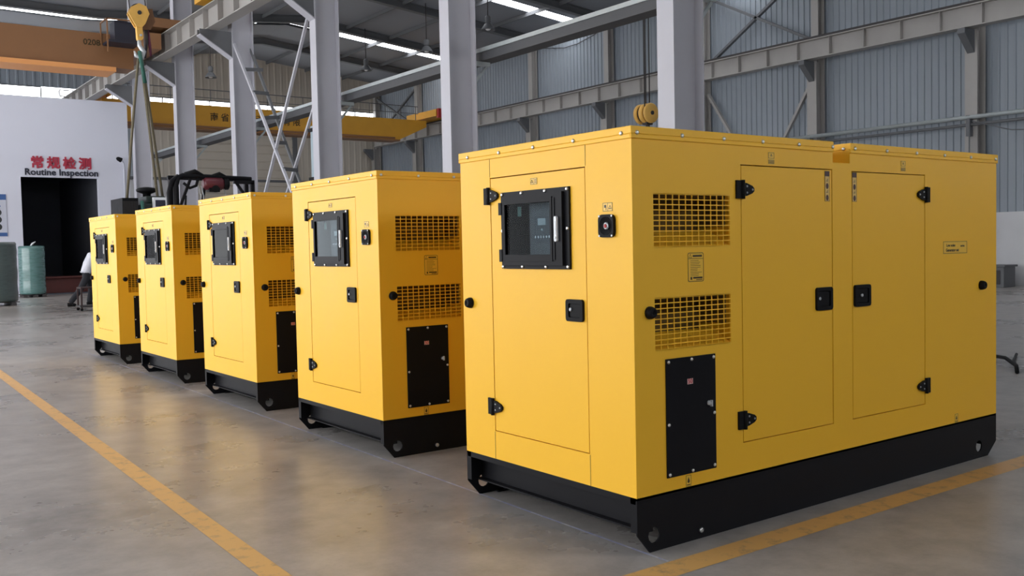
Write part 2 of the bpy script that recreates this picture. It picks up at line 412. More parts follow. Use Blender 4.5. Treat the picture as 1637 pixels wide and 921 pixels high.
h = l.build('lamp_head', M_plastic, lr); h.location = (7.18, RY-0.34, 5.50); h.rotation_euler = (0, 0.45, 0)

# ------------------------------------------------------------------ steel columns of the middle row
ORD = ['nearest steel column, just behind the nearest yellow generator', 'grey steel column behind the gap between the nearest and second generator',
       'grey steel column behind the second generator, with the braces leaning from it', 'grey steel column behind the third generator, braces starting at its top',
       'narrow grey steel column behind the fourth generator, under the stiffened crane beam', 'farthest grey steel column, beside the white inspection wall']
X0, X1 = 7.2, 7.85
def column(y, label, xa=X0, xb=X1, hw=0.17, top=12.25):
    b = MB()
    b.box((xa, y-hw, 0), (xa+0.025, y+hw, top)); b.box((xb-0.025, y-hw, 0), (xb, y+hw, top)); b.box((xa+0.025, y-0.008, 0), (xb-0.025, y+0.008, top))
    b.box((xa-0.08, y-hw-0.08, 0), (xb+0.08, y+hw+0.08, 0.03))
    o = b.build('steel_column', M_steel)
    tag(o, label, 'column', 'steel columns of the middle row', 'thing'); return o
for i, y in enumerate(COLY[:6]):
    o = column(y, ORD[i])
    c = MB()
    for s in (-0.1, 0.1):
        c.prism([(X0, 8.10), (X0-0.95, 8.10), (X0-0.95, 7.95), (X0, 7.35)], 'y', y+s-0.012, y+s+0.012)
    c.m = 1
    c.prism([(X0, 7.35), (X0-0.95, 7.95), (X0-0.95, 7.92), (X0, 7.32)], 'y', y-0.16, y+0.16)
    c.build('crane_bracket', [M_steel_d, M_steel], o)  # side plates take the darker steel, painting in shade below the beam
    c = MB(); c.box((X1, y-0.06, 5.26), (X1+0.42, y+0.06, 5.34)); c.beam((X1, y, 4.83), (X1+0.36, y, 5.25), 0.05, 0.05)
    c.build('rail_bracket', M_galv, o)
# stiffened runway beam carried on the brackets (left bay)
def runway(x, y0, y1, zb, zt, step, label, name='crane_runway_beam', m=M_beam, group='crane runway beams'):
    b = MB()
    b.box((x-0.19, y0, zb), (x+0.19, y1, zb+0.03)); b.box((x-0.22, y0, zt-0.03), (x+0.22, y1, zt)); b.box((x-0.012, y0, zb+0.03), (x+0.012, y1, zt-0.03))
    n = int((y1-y0)/step)
    for i in range(n+1):
        yy = y0+0.1+i*step; b.box((x-0.17, yy-0.01, zb+0.03), (x+0.17, yy+0.01, zt-0.03))
    o = b.build(name, m)
    r = MB(); r.box((x-0.05, y0, zt), (x+0.05, y1, zt+0.12)); r.box((x-0.10, y0, zt), (x+0.10, y1, zt+0.02)); r.build('crane_rail', M_rail, o)
    return tag(o, label, 'beam', group, 'thing')
runway(6.62, -4, 44.6, 8.10, 8.76, 1.25, 'grey stiffened crane beam on brackets along the middle columns')
runway(26.0, -6, 50.6, 8.02, 8.70, 1.35, 'pale stiffened crane beam running along the ribbed right wall')
# slim rail on the right side of the columns
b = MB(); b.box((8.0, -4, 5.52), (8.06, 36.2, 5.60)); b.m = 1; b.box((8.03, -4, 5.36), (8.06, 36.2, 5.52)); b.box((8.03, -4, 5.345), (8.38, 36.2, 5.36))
tag(b.build('galvanised_rail', [M_galv, mat('rail_web_shaded', (0.06, 0.062, 0.068), 0.6)]), 'long pale galvanised rail running past behind the middle columns', 'rail')  # web and soffit coloured dark as shade below the pale strip
# cross bracing between two columns, two planes tied by rungs
cb = empty('column_bracing', (7.5, 21.8, 0), 'ladder-like steel cross bracing between the two columns behind the third generator', 'bracing')
def P0(x, y, z): return (x-7.5, y-21.8, z)
NA0, NA1 = (7.22, 24.46, 7.73), (7.22, 19.3, 1.6); FA0, FA1 = (7.83, 24.79, 7.77), (7.83, 20.2, 1.9)
NB0, NB1 = (7.24, 19.1, 7.75), (7.24, 24.4, 0.6); FB0, FB1 = (7.81, 19.1, 6.75), (7.81, 24.5, 0.7)
for a, c, m in ((NA0, NA1, M_steel), (FA0, FA1, M_steel_d), (NB0, NB1, M_steel), (FB0, FB1, M_steel)):
    k = MB(); k.beam(P0(*a), P0(*c), 0.07, 0.07, (1, 0, 0)); k.build('brace_bar', m, cb)
for (y0, z0), (y1, z1) in (((23.77, 6.87), (23.82, 6.92)), ((23.06, 6.11), (23.46, 6.17)), ((22.47, 5.31), (22.73, 5.39)), ((21.9, 4.57), (22.26, 4.61)), ((21.1, 3.77), (21.59, 3.79))):
    k = MB(); k.beam(P0(7.22, y0, z0), P0(7.83, y1, z1), 0.05, 0.10); k.build('rung', M_steel_d, cb)
# slim electrical duct behind the braced column
b = MB(); b.box((7.35, 19.35, 3.0), (7.55, 19.6, 4.75)); b.m = 1
for z in (3.35, 4.6): b.box((7.28, 19.14, z), (7.58, 19.62, z+0.08))
tag(b.build('cable_duct', [mat('blue_grey_paint', (0.30, 0.38, 0.43), 0.5), M_plastic]), 'pale blue vertical duct clipped behind the column over the second generator', 'duct')

# ------------------------------------------------------------------ right wall: columns, braces, pipe rail
WC = [5.9, 12.25, 18.15, 23.6, 29.4, 35.1, 40.9, 46.4, 51.6]
WL = ['pale steel wall column at the far right above the nearest generator', 'pale steel wall column beside the cable drop at the right',
      'pale wall column that the slanting strut meets', 'wall column hidden mostly by the nearest middle column', 'wall column at the edge of the brightly lit wall bay',
      'wall column left of the brightly lit wall bay', 'wall column seen beside the second middle column', 'far wall column right of the small cross brace', 'farthest wall column in the corner of the hall']
for i, y in enumerate(WC):
    b = MB(); xa, xb = 26.35, 26.86
    b.box((xa, y-0.2, 0), (xa+0.03, y+0.2, 8.0)); b.box((xb-0.03, y-0.2, 0), (xb, y+0.2, 12.2)); b.box((xa+0.03, y-0.01, 0), (xb-0.03, y+0.01, 8.0))
    b.box((26.55, y-0.15, 8.0), (26.58, y+0.15, 12.2)); b.box((26.58, y-0.01, 8.0), (xb-0.03, y+0.01, 12.2))
    o = tag(b.build('wall_column', M_beam), WL[i], 'column', 'steel columns along the right wall', 'thing')
    c = MB(); c.prism([(26.35, 8.0), (25.75, 8.0), (25.75, 7.85), (26.35, 7.3)], 'y', y-0.12, y+0.12); c.build('bracket', M_steel_d, o)
def xbrace(pts, label, m=M_steel_d):
    r = empty('wall_bracing', (26.7, pts[0][0], pts[0][1]), label, 'bracing', 'wall bracing')
    for (ya, za, yb, zb) in pts:
        k = MB(); k.beam((0, ya-pts[0][0], za-pts[0][1]), (0, yb-pts[0][0], zb-pts[0][1]), 0.10, 0.14, (1, 0, 0)); k.build('brace_bar', m, r)
xbrace([(23.4, 8.75, 18.3, 11.7), (23.4, 11.5, 18.3, 8.85)], 'dark cross brace on the upper wall right of the nearest column')
xbrace([(51.4, 11.2, 46.6, 8.9), (46.6, 11.2, 51.4, 8.9)], 'small dark cross brace on the upper wall beyond the yellow crane')
xbrace([(23.4, 7.6, 21.9, 5.4)], 'pale strut slanting down to the right beside the nearest column', M_beam)
xbrace([(18.3, 7.5, 19.9, 5.0)], 'pale strut slanting down to the left from the wall column', M_beam)
b = MB(); b.tube([(26.2, 20.0, 5.30), (26.2, -4, 5.25)], 0.07, 8); b.m = 1; b.tube([(26.25, 20.0, 5.08), (26.25, -4, 5.02)], 0.05, 8)
for y in WC[:3]: b.box((26.15, y-0.06, 4.7), (26.345, y+0.06, 5.35))
b.tube([(26.15, 12.2, 5.2), (26.15, 12.2, 3.5), (26.2, 12.2, 2.0)], 0.025, 6)
b.tube([(26.15, 12.1, 5.15), (26.15, 10.9, 4.75), (26.15, 9.0, 4.6), (26.15, 6.2, 5.1)], 0.02, 6)
tag(b.build('pipe_rail', [M_galv, M_steel_d]), 'twin galvanised pipes along the right wall above the nearest generator', 'pipe')
b = MB(); b.tube([(26.93, 34.6, 11.5), (26.93, 33.8, 11.36), (26.93, 32.8, 11.2), (26.93, 31.8, 11.22), (26.93, 30.6, 11.42), (26.93, 29.7, 11.7)], 0.02, 6)
tag(b.build('wall_cable', M_rail), 'thin dark cable sagging across the upper ribbed wall left of the nearest column', 'cable')
b = MB(); b.box((25.6, 10.85, 0.0), (26.3, 11.75, 0.62)); b.box((25.55, 10.8, 0.62), (26.35, 11.8, 0.68)); b.m = 1; b.box((25.58, 10.95, 0.1), (25.6, 11.65, 0.52))
tag(b.build('steel_box', [M_steel_d, M_rail], bevel=0.02), 'low dark steel box on the floor against the white wall at right', 'box')
b = MB(); b.tube([(9.2, 2.9, 0.03), (8.6, 2.6, 0.05), (8.1, 2.2, 0.10), (7.85, 1.95, 0.05), (7.55, 1.80, 0.02)], 0.022, 8)
b.tube([(9.2, 2.6, 0.02), (8.5, 2.3, 0.02), (8.05, 2.05, 0.02), (7.62, 1.84, 0.02)], 0.018, 8)
tag(b.build('power_cable', M_plastic), 'black cable lying on the floor behind the nearest generator', 'cable')

# ------------------------------------------------------------------ cranes
# far yellow crane across the right bay
cr = empty('bridge_crane', (16.5, 43, 8.1), 'yellow bridge crane with Chinese lettering spanning in front of the cream far wall', 'crane')
g = MB(); x0, x1 = -8.7, 8.6
g.prism([(x0, -0.55), (x1-1.9, -0.55), (x1-0.1, 0.25), (x1-0.1, 0.60), (x0, 0.60)], 'y', -0.30, 0.30)
g.build('girder', M_cyel, cr)
g = MB(); g.prism([(x0, -0.55), (x1-1.9, -0.55), (x1-1.9, -0.63), (x0, -0.63)], 'y', -0.48, 0.42); g.box((x0, -0.45, -0.52), (x1-2.2, -0.43, -0.42)); g.build('bottom_flange', M_orange, cr)
g = MB(); g.box((x1-0.25, -1.6, 0.72), (x1+1.15, 1.6, 1.1)); g.build('end_carriage', M_cyel, cr)
g = MB(); g.box((x0-0.6, -1.6, 0.72), (x0+0.4, 1.6, 1.1)); g.build('end_carriage', M_cyel, cr)
g = MB()
for i in range(18): g.box((x0+0.2+i*0.96, -0.28, 0.6), (x0+0.23+i*0.96, -0.25, 1.35))
g.box((x0, -0.28, 1.33), (x1-0.6, -0.25, 1.37)); g.box((x0, -0.28, 0.95), (x1-0.6, -0.25, 0.98)); g.build('handrail', M_steel_d, cr)
g = MB(); g.box((x1-0.2, -1.75, 0.62), (x1+0.25, -1.55, 1.12)); g.build('buffer_box', M_red, cr)
text('lettering', '南省矿山起重机有限', 0.43, M_ink, (15.08-16.5, -0.315, 0.03), SIDE, cr, extrude=0.004, bold=0.004, gap=1.48)
# orange crane in the left bay
cl = empty('bridge_crane', (0, 30, 8.1), 'brown orange bridge crane above the white inspection wall', 'crane')
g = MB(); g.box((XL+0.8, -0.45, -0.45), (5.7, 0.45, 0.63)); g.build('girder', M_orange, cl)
g = MB(); g.box((XL+0.8, -0.62, -0.60), (5.1, 0.55, -0.45)); g.build('bottom_flange', mat('flange_orange_lit', (0.85, 0.38, 0.13), 0.5), cl)  # brighter copy of the girder orange, bounce light painted on the flange
g = MB(); g.box((5.7, -1.7, 0.05), (6.25, 1.7, 0.55)); g.box((5.9, -1.5, 0.80), (7.0, 1.5, 1.1)); g.box((5.7, -0.4, 0.5), (6.1, 0.4, 1.0)); g.build('end_carriage', M_orange, cl)
g = MB(); g.box((4.95, -1.2, 0.30), (5.65, -0.6, 0.92)); g.box((4.75, -1.3, 0.22), (5.75, -0.5, 0.30)); g.build('cabinet', M_signk, cl)
g = MB()
for x in (4.7, 5.75):
    g.box((x-0.02, -1.32, -0.1), (x+0.02, -1.28, 0.95)); g.box((x-0.02, -0.5, 0.25), (x+0.02, -0.46, 0.95))
g.box((4.68, -1.32, 0.92), (5.77, -1.28, 0.96)); g.box((4.68, -1.32, 0.92), (4.72, -0.46, 0.96)); g.box((5.73, -1.32, 0.92), (5.77, -0.46, 0.96)); g.build('platform_rail', M_orange, cl)
text('lettering', '0208', 0.26, M_ink, (4.42, -0.455, 0.30), SIDE, cr and cl, extrude=0.003, bold=0.006)
# second left-bay crane just above the picture; its end carriage hangs into view
ch = empty('bridge_crane', (0, 22.5, 9.4), 'crane whose yellow end carriage peeps in at the top over the middle columns', 'crane')
g = MB(); g.box((XL+0.8, -0.4, -0.1), (6.0, 0.4, 1.0)); g.build('girder', M_cyel, ch)
g = MB(); g.box((6.3, -2.0, -0.5), (6.95, 2.6, 0.1)); g.build('end_carriage', M_cyel, ch)
g = MB(); g.box((6.88, 2.3, -0.85), (7.03, 2.6, 0.1)); g.m = 1; g.box((6.88, 2.62, -0.95), (7.02, 3.0, 0.1)); g.build('collector_arm', [M_plastic, M_cyel], ch)
g = MB(); g.box((3.3, -0.5, 1.0), (4.4, 0.5, 1.6)); g.lathe([(0.3, -0.45), (0.3, 0.45)], (3.85, 0, 1.2), 'y', 20); g.build('trolley', M_steel_d, ch)
# hook block of that crane with its slings, lifting the bare engine
hb = empty('hook_block', (3.79, 21.9, 7.2), 'yellow crane hook block hanging by ropes at the top left with slings below', 'crane hook')
g = MB(); g.prism([(-0.26, 0.42), (-0.20, 0.58), (0, 0.70), (0.18, 0.64), (0.25, 0.46), (0.14, 0.20), (0.06, 0.10), (-0.08, 0.10), (-0.14, 0.20)], 'y', -0.10, -0.06)
g.prism([(-0.26, 0.42), (-0.20, 0.58), (0, 0.70), (0.18, 0.64), (0.25, 0.46), (0.14, 0.20), (0.06, 0.10), (-0.08, 0.10), (-0.14, 0.20)], 'y', 0.06, 0.10)
g.prism([(-0.07, 0.12), (0.07, 0.12), (0.09, -0.16), (0.05, -0.22), (-0.05, -0.22), (-0.06, -0.16)], 'y', -0.07, 0.07); g.build('side_plate', M_hook, hb)
g = MB(); g.lathe([(0.22, -0.05), (0.17, 0.0), (0.22, 0.05)], (0, 0, 0.48), 'y', 20); g.lathe([(0.05, -0.13), (0.05, 0.13)], (0, 0, 0.46), 'y', 12); g.build('sheave', M_rail, hb)
g = MB(); g.lathe([(0.03, -0.11), (0.03, 0.11)], (0.02, 0, -0.1), 'y', 10); g.build('pin', M_silver, hb)
g = MB(); g.prism([(0.02, 0.30), (0.10, 0.62), (0.40, 0.66), (0.46, 0.34), (0.34, 0.12), (0.12, 0.10)], 'y', 0.16, 0.34); g.build('rear_block', M_brown, hb)
g = MB(); g.tube([(0.24, 0.25, 0.2), (0.22, 0.2, -0.2), (0.18, 0.2, -0.62)], [0.05, 0.06, 0.03], 8); g.m = 1; g.tube([(0.30, 0.25, 0.1), (0.31, 0.2, -0.25), (0.33, 0.2, -0.55)], [0.03, 0.04, 0.03], 8); g.build('strap', [M_rail, M_maroon], hb)
g = MB(); g.tube([(0.0, 0, -0.2), (0.0, 0, -0.35), (0.10, 0, -0.50), (0.05, 0, -0.66), (-0.10, 0, -0.62), (-0.13, 0, -0.50)], [0.05, 0.055, 0.06, 0.06, 0.045, 0.02], 10); g.build('hook', M_silver, hb)
g = MB()
for x, y in ((-0.2, 0.0), (0.2, 0.0)): g.tube([(x, y, 0.5), (x*1.05, 0.5, 2.2)], 0.015, 6)
g.build('wire_rope', M_rail, hb)
sl = empty('lifting_sling', (3.79, 21.9, 6.65), 'brown rope slings dropping from the hook block to the bare engine', 'sling')
for a, m in (((-0.36, 0.35, -3.70), M_rope), ((0.40, 0.3, -3.68), M_rope), ((0.62, 0.5, -3.9), M_rope)):
    g = MB(); g.tube([(a[0]*0.05, a[1]*0.05, 0.0), (a[0]*0.45, a[1]*0.5, -1.5), a], 0.035, 8); g.build('rope', m, sl)
g = MB(); g.tube([(-0.02, -0.04, 0.05), (0.03, -0.07, -0.35), (0.09, -0.06, -0.75)], 0.05, 8); g.build('green_loop', M_teal, sl); 
# bare engine hanging in the slings
en = empty('diesel_engine', (3.9, 22.5, 1.0), 'bare dark green diesel engine with black air filter behind the fourth and fifth generators', 'engine')
g = MB(); g.box((-0.15, -0.5, 0.5), (0.62, 0.7, 1.85)); g.box((-0.25, -0.6, 0.2), (0.72, 0.8, 0.6)); g.box((-0.02, -0.35, 1.85), (0.48, 0.5, 2.05))
for i in range(5): g.lathe([(0.06, -0.03), (0.06, 0.03)], (0.0+0.12*i, -0.52, 1.7), 'y', 10)
g.build('engine_block', M_green, en, bevel=0.03)
g = MB(); g.lathe([(0.10, 1.95), (0.10, 2.12), (0.16, 2.14), (0.25, 2.18), (0.27, 2.23), (0.20, 2.28), (0.06, 2.30)], (0.10, 0, 0), 'z', 20); g.build('air_filter', M_plastic, en)
g = MB(); g.box((-0.66, -0.55, 0.3), (-0.27, 0.6, 1.98)); g.m = 1
for i in range(14): g.box((-0.64+0.026*i, -0.56, 0.4), (-0.63+0.026*i, -0.55, 1.9))
g.build('radiator', [M_plastic, M_rail], en)
g = MB(); g.box((-0.30, -0.75, 0.05), (0.75, 0.9, 0.2)); g.box((-0.66, -0.75, 0.05), (-0.30, 0.9, 0.2)); g.build('skid', M_black, en)
g = MB(); g.tube([(-0.2, -0.62, 1.9), (-0.18, -0.66, 1.6), (-0.22, -0.62, 1.3)], 0.045, 8); g.build('hose', M_teal, en)
g = MB(); g.box((0.08, -0.64, 1.72), (0.56, -0.54, 2.00)); g.m = 1; g.box((0.13, -0.645, 1.76), (0.38, -0.64, 1.93)); 
for i in range(2):
    for j in range(2): g.box((0.425+0.065*i, -0.645, 1.84+0.07*j), (0.46+0.065*i, -0.64, 1.88+0.07*j))
g.build('controller', [M_white_plastic, M_signk], en)
# black pipe frame of an open set
pf = empty('hose_stand', (2.7, 16, 0), 'open black pipe frame with hoses standing behind the third and fourth generators', 'frame')
g = MB(); g.tube([(0.06, 0.0, 0.0), (0.06, 0, 2.9), (0.10, 0, 3.06), (0.20, 0, 3.10), (1.62, 0, 3.06)], 0.055, 10); g.tube([(-0.08, 0, 0), (-0.08, 0, 2.75), (-0.02, 0, 2.98), (0.12, 0, 3.09)], 0.05, 10); g.build('pipe_rail', M_black, pf)
g = MB(); g.box((1.60, -0.04, 0), (1.68, 0.04, 2.99)); g.box((1.25, -0.04, 2.96), (1.68, 0.04, 3.04)); g.box((0.0, 0.3, 3.04), (1.75, 0.38, 3.12)); g.box((0.0, -0.04, 0.0), (1.68, 0.4, 0.08)); g.box((1.60, 0.3, 0), (1.68, 0.38, 3.05)); g.box((0.02, 0.3, 0), (0.1, 0.38, 3.05)); g.build('post', M_black, pf)
for a, c in (((1.30, 0, 2.98), (1.60, 0, 2.55)), ((0.36, 0, 3.05), (0.14, 0, 2.5)), ((0.66, 0, 3.0), (0.55, 0, 2.4))):
    g = MB(); g.beam(a, c, 0.05, 0.05); g.build('brace', M_black, pf)
g = MB(); g.tube([(0.50, -0.03, 3.05), (0.45, -0.05, 2.9), (0.32, -0.05, 2.85), (0.2, -0.04, 2.95)], 0.03, 8); g.tube([(0.25, 0, 3.12), (0.45, 0, 3.19), (0.6, 0, 3.10)], 0.05, 8); g.tube([(0.8, 0, 3.10), (0.95, 0, 3.16), (1.1, 0, 3.08)], 0.04, 8)
g.tube([(0.24, -0.04, 2.7), (0.2, -0.05, 2.2), (0.22, -0.04, 1.8)], 0.02, 6); g.build('hose', M_plastic, pf)
g = MB(); g.lathe([(0.08, -0.28), (0.13, -0.24), (0.13, 0.10), (0.10, 0.14)], (0.88, 0, 2.95), 'x', 16); g.m = 1; g.lathe([(0.10, 0.14), (0.12, 0.16), (0.12, 0.24), (0.08, 0.26)], (0.88, 0, 2.95), 'x', 16); g.lathe([(0.07, -0.05), (0.07, 0.05)], (0.82, -0.1, 2.84), 'y', 12); g.box((0.70, -0.10, 2.78), (0.92, 0.1, 2.86)); g.build('motor', [mat('maroon_paint', (0.10, 0.012, 0.02), 0.4), M_plastic], pf)
g = MB()
for x, z in ((0.5, 2.5), (0.56, 2.45), (1.02, 2.45)): g.tube([(x, -0.02, 2.9), (x+0.04, -0.04, 2.7), (x, -0.02, z-0.5)], 0.008, 5)
g.build('wiring', M_silver, pf)
# hook in the right bay
hr = empty('hook_block', (19.95, 20, 5.95), 'round yellow hook block on long cables beside the nearest column', 'crane hook')
g = MB(); g.lathe([(0.05, -0.14), (0.30, -0.14), (0.34, -0.10), (0.34, -0.05), (0.30, -0.02)], (0, 0, 0.02), 'y', 28); g.build('cheek_plate', M_hook, hr)
g = MB(); g.lathe([(0.30, 0.04), (0.34, 0.08), (0.34, 0.18), (0.30, 0.20)], (0.0, 0, 0.02), 'y', 28); g.lathe([(0.30, 0.30), (0.34, 0.34), (0.34, 0.42), (0.30, 0.44)], (0.0, 0, 0.02), 'y', 28); g.build('cheek_plate', M_hook, hr)
g = MB(); g.lathe([(0.28, -0.03), (0.24, 0.15), (0.28, 0.31)], (0, 0, 0.02), 'y', 20); g.lathe([(0.07, -0.17), (0.07, 0.47)], (0, 0, 0.02), 'y', 12); g.build('sheave', M_rail, hr)
g = MB(); g.tube([(0.02, 0.1, -0.25), (0.02, 0.1, -0.42), (0.18, 0.1, -0.56), (0.10, 0.1, -0.76), (-0.12, 0.1, -0.72), (-0.14, 0.1, -0.60)], [0.08, 0.07, 0.07, 0.07, 0.05, 0.03], 10); g.box((-0.12, 0.0, -0.36), (0.16, 0.22, -0.28)); g.build('hook', M_rail, hr)
for x, y in ((-0.26, -0.05), (0.0, 0.15), (0.27, 0.25)):
    g = MB(); g.tube([(x, y, 0.1), (x, y, roof_z(19.9)-6.05)], 0.022, 6); g.build('cable', M_rail, hr)
# high-bay lamps
LP = [(20.4, 30, 10.85, 'bell lamp hanging under the roof, just right of the second middle column'), (20.4, 35, 10.8, 'bell lamp hanging just left of the second middle column'),
      (20.4, 41, 10.9, 'bell lamp hanging between the second and third middle columns'), (14.0, 46, 10.75, 'bell lamp hanging in front of the cream far wall between far columns')]
for x, y, z, lb in LP:
    r = empty('pendant_lamp', (x, y, z), lb, 'lamp', 'high bay lamps')
    g = MB(); g.tube([(0, 0, 0.5), (0, 0, roof_z(x)-z)], 0.02, 6); g.build('cord', M_rail, r)
    g = MB(); g.lathe([(0.08, 0.5), (0.13, 0.44), (0.13, 0.24), (0.10, 0.20)], (0, 0, 0), 'z', 16); g.build('lamp_housing', M_steel_d, r)
    g = MB(); g.lathe([(0.09, 0.2), (0.16, 0.14), (0.27, -0.02), (0.30, -0.10), (0.28, -0.10), (0.14, 0.10), (0.02, 0.16)], (0, 0, 0), 'z', 20, cap=False); g.build('lamp_shade', M_steel_d, r)
    g = MB(); g.lathe([(0.02, 0.12), (0.10, 0.05), (0.12, -0.04), (0.08, -0.10), (0.02, -0.12)], (0, 0, 0), 'z', 14); g.build('bulb', M_lampw, r)

# ------------------------------------------------------------------ generator sets
GW, GL, GH, HB = 1.494, 3.494, 2.1, 0.284
def slab(bb, axis, fixed, thick, u0, u1, v0, v1, holes):
    """wall across axis ('x' -> u is y, 'y' -> u is x) with rectangular holes"""
    us = sorted({u0, u1, *[h for H in holes for h in H[:2]]}); us = [u for u in us if u0 <= u <= u1]
    for a, c in zip(us[:-1], us[1:]):
        mid = (a+c)/2; cuts = sorted([H[2:] for H in holes if H[0] < mid < H[1]]); z = v0
        segs = []
        for lo, hi in cuts:
            if lo > z: segs.append((z, lo))
            z = max(z, hi)
        if z < v1: segs.append((z, v1))
        for lo, hi in segs:
            if axis == 'x': bb.box((fixed, a, lo), (fixed+thick, c, hi))
            else: bb.box((a, fixed, lo), (c, fixed+thick, hi))
def bolt_obj(parent, p, axis, r=0.011, h=0.009):
    bb = MB(); s = -1
    bb.lathe([(r, 0), (r, s*h*0.4), (r*0.75, s*h*0.85), (r*0.3, s*h)], (0, 0, 0), axis, 10)
    o = bb.build('bolt', M_chrome, parent); o.location = p; return o
def hinge(parent, p, axis, flip=1):
    """p: knuckle centre on the panel face; leaf tapers toward flip along the face"""
    bb = MB()
    def pr(poly, a, c):
        if axis == 'y': bb.prism([(p[0]+flip*u, p[2]+v) for u, v in poly], 'y', p[1]-a, p[1]-c)
        else: bb.prism([(p[1]+flip*u, p[2]+v) for u, v in poly], 'x', p[0]-a, p[0]-c)
    pr([(-0.048, -0.048), (-0.008, -0.048), (-0.008, 0.048), (-0.048, 0.048)], 0.0, 0.012)
    pr([(0.0, -0.036), (0.03, -0.034), (0.075, -0.020), (0.090, -0.008), (0.090, 0.008), (0.075, 0.020), (0.03, 0.034), (0.0, 0.036)], 0.0, 0.014)
    if axis == 'y': bb.tube([(p[0], p[1]-0.013, p[2]-0.05), (p[0], p[1]-0.013, p[2]+0.05)], 0.011, 10)
    else: bb.tube([(p[0]-0.013, p[1], p[2]-0.05), (p[0]-0.013, p[1], p[2]+0.05)], 0.011, 10)
    bb.m = 1
    for u, v in ((0.03, 0.017), (0.03, -0.017), (0.075, 0)):
        q = (p[0]+flip*u, p[1]-0.014, p[2]+v) if axis == 'y' else (p[0]-0.014, p[1]+flip*u, p[2]+v)
        bb.lathe([(0.006, 0), (0.005, -0.003), (0.001, -0.004)], q, axis, 8)
    return bb.build('hinge', [M_plastic, M_silver], parent)
def latch(parent, u0, u1, v0, v1, axis, face, lock):
    bb = MB(); k = face
    out, inn = rrect(u0, u1, v0, v1, 0.016), rrect(u0+0.020, u1-0.022, v0+0.020, v1-0.020, 0.010)
    bb.prism(out, axis, k-0.014, k+0.01, hole=inn)
    bb.prism(inn, axis, k-0.004, k+0.010)
    bb.prism(rrect(u0+0.024, u1-0.034, v0+0.026, v1-0.026, 0.006), axis, k-0.010, k-0.004)
    bb.m = 1
    cu, cv = lock
    q = (k-0.010, cu, cv) if axis == 'x' else (cu, k-0.010, cv)
    bb.lathe([(0.010, 0), (0.010, -0.006), (0.006, -0.008)], q, axis, 10)
    return bb.build('latch', [M_plastic, M_silver], parent)
def sticker(parent, name, axis, u0, u1, v0, v1, face, draw, mats, flat=0.0012):
    bb = MB()
    def pl(a, c, d, e, lay=1, m=0):
        bb.m = m
        lo, hi = face-flat*lay, face
        if axis == 'x': bb.box((lo, a, d), (hi, c, e))
        else: bb.box((a, lo, d), (c, hi, e))
    bb.m = 0; pl(u0, u1, v0, v1)
    draw(bb, pl)
    return bb.build(name, mats, parent)
def outline(pl, u0, u1, v0, v1, w=0.0022, m=1):
    pl(u0, u1, v0, v0+w, 1.5, m); pl(u0, u1, v1-w, v1, 1.5, m); pl(u0, u0+w, v0, v1, 1.5, m); pl(u1-w, u1, v0, v1, 1.5, m)
def tri(bb, axis, face, cu, cv, r, w, m=1):
    bb.m = m
    o_ = [(cu, cv+r), (cu-r*0.95, cv-r*0.7), (cu+r*0.95, cv-r*0.7)]
    i_ = [(cu+(u-cu)*(1-w), cv+(v-cv)*(1-w)) for u, v in o_]
    bb.prism(o_, axis, face-0.002, face, hole=i_)

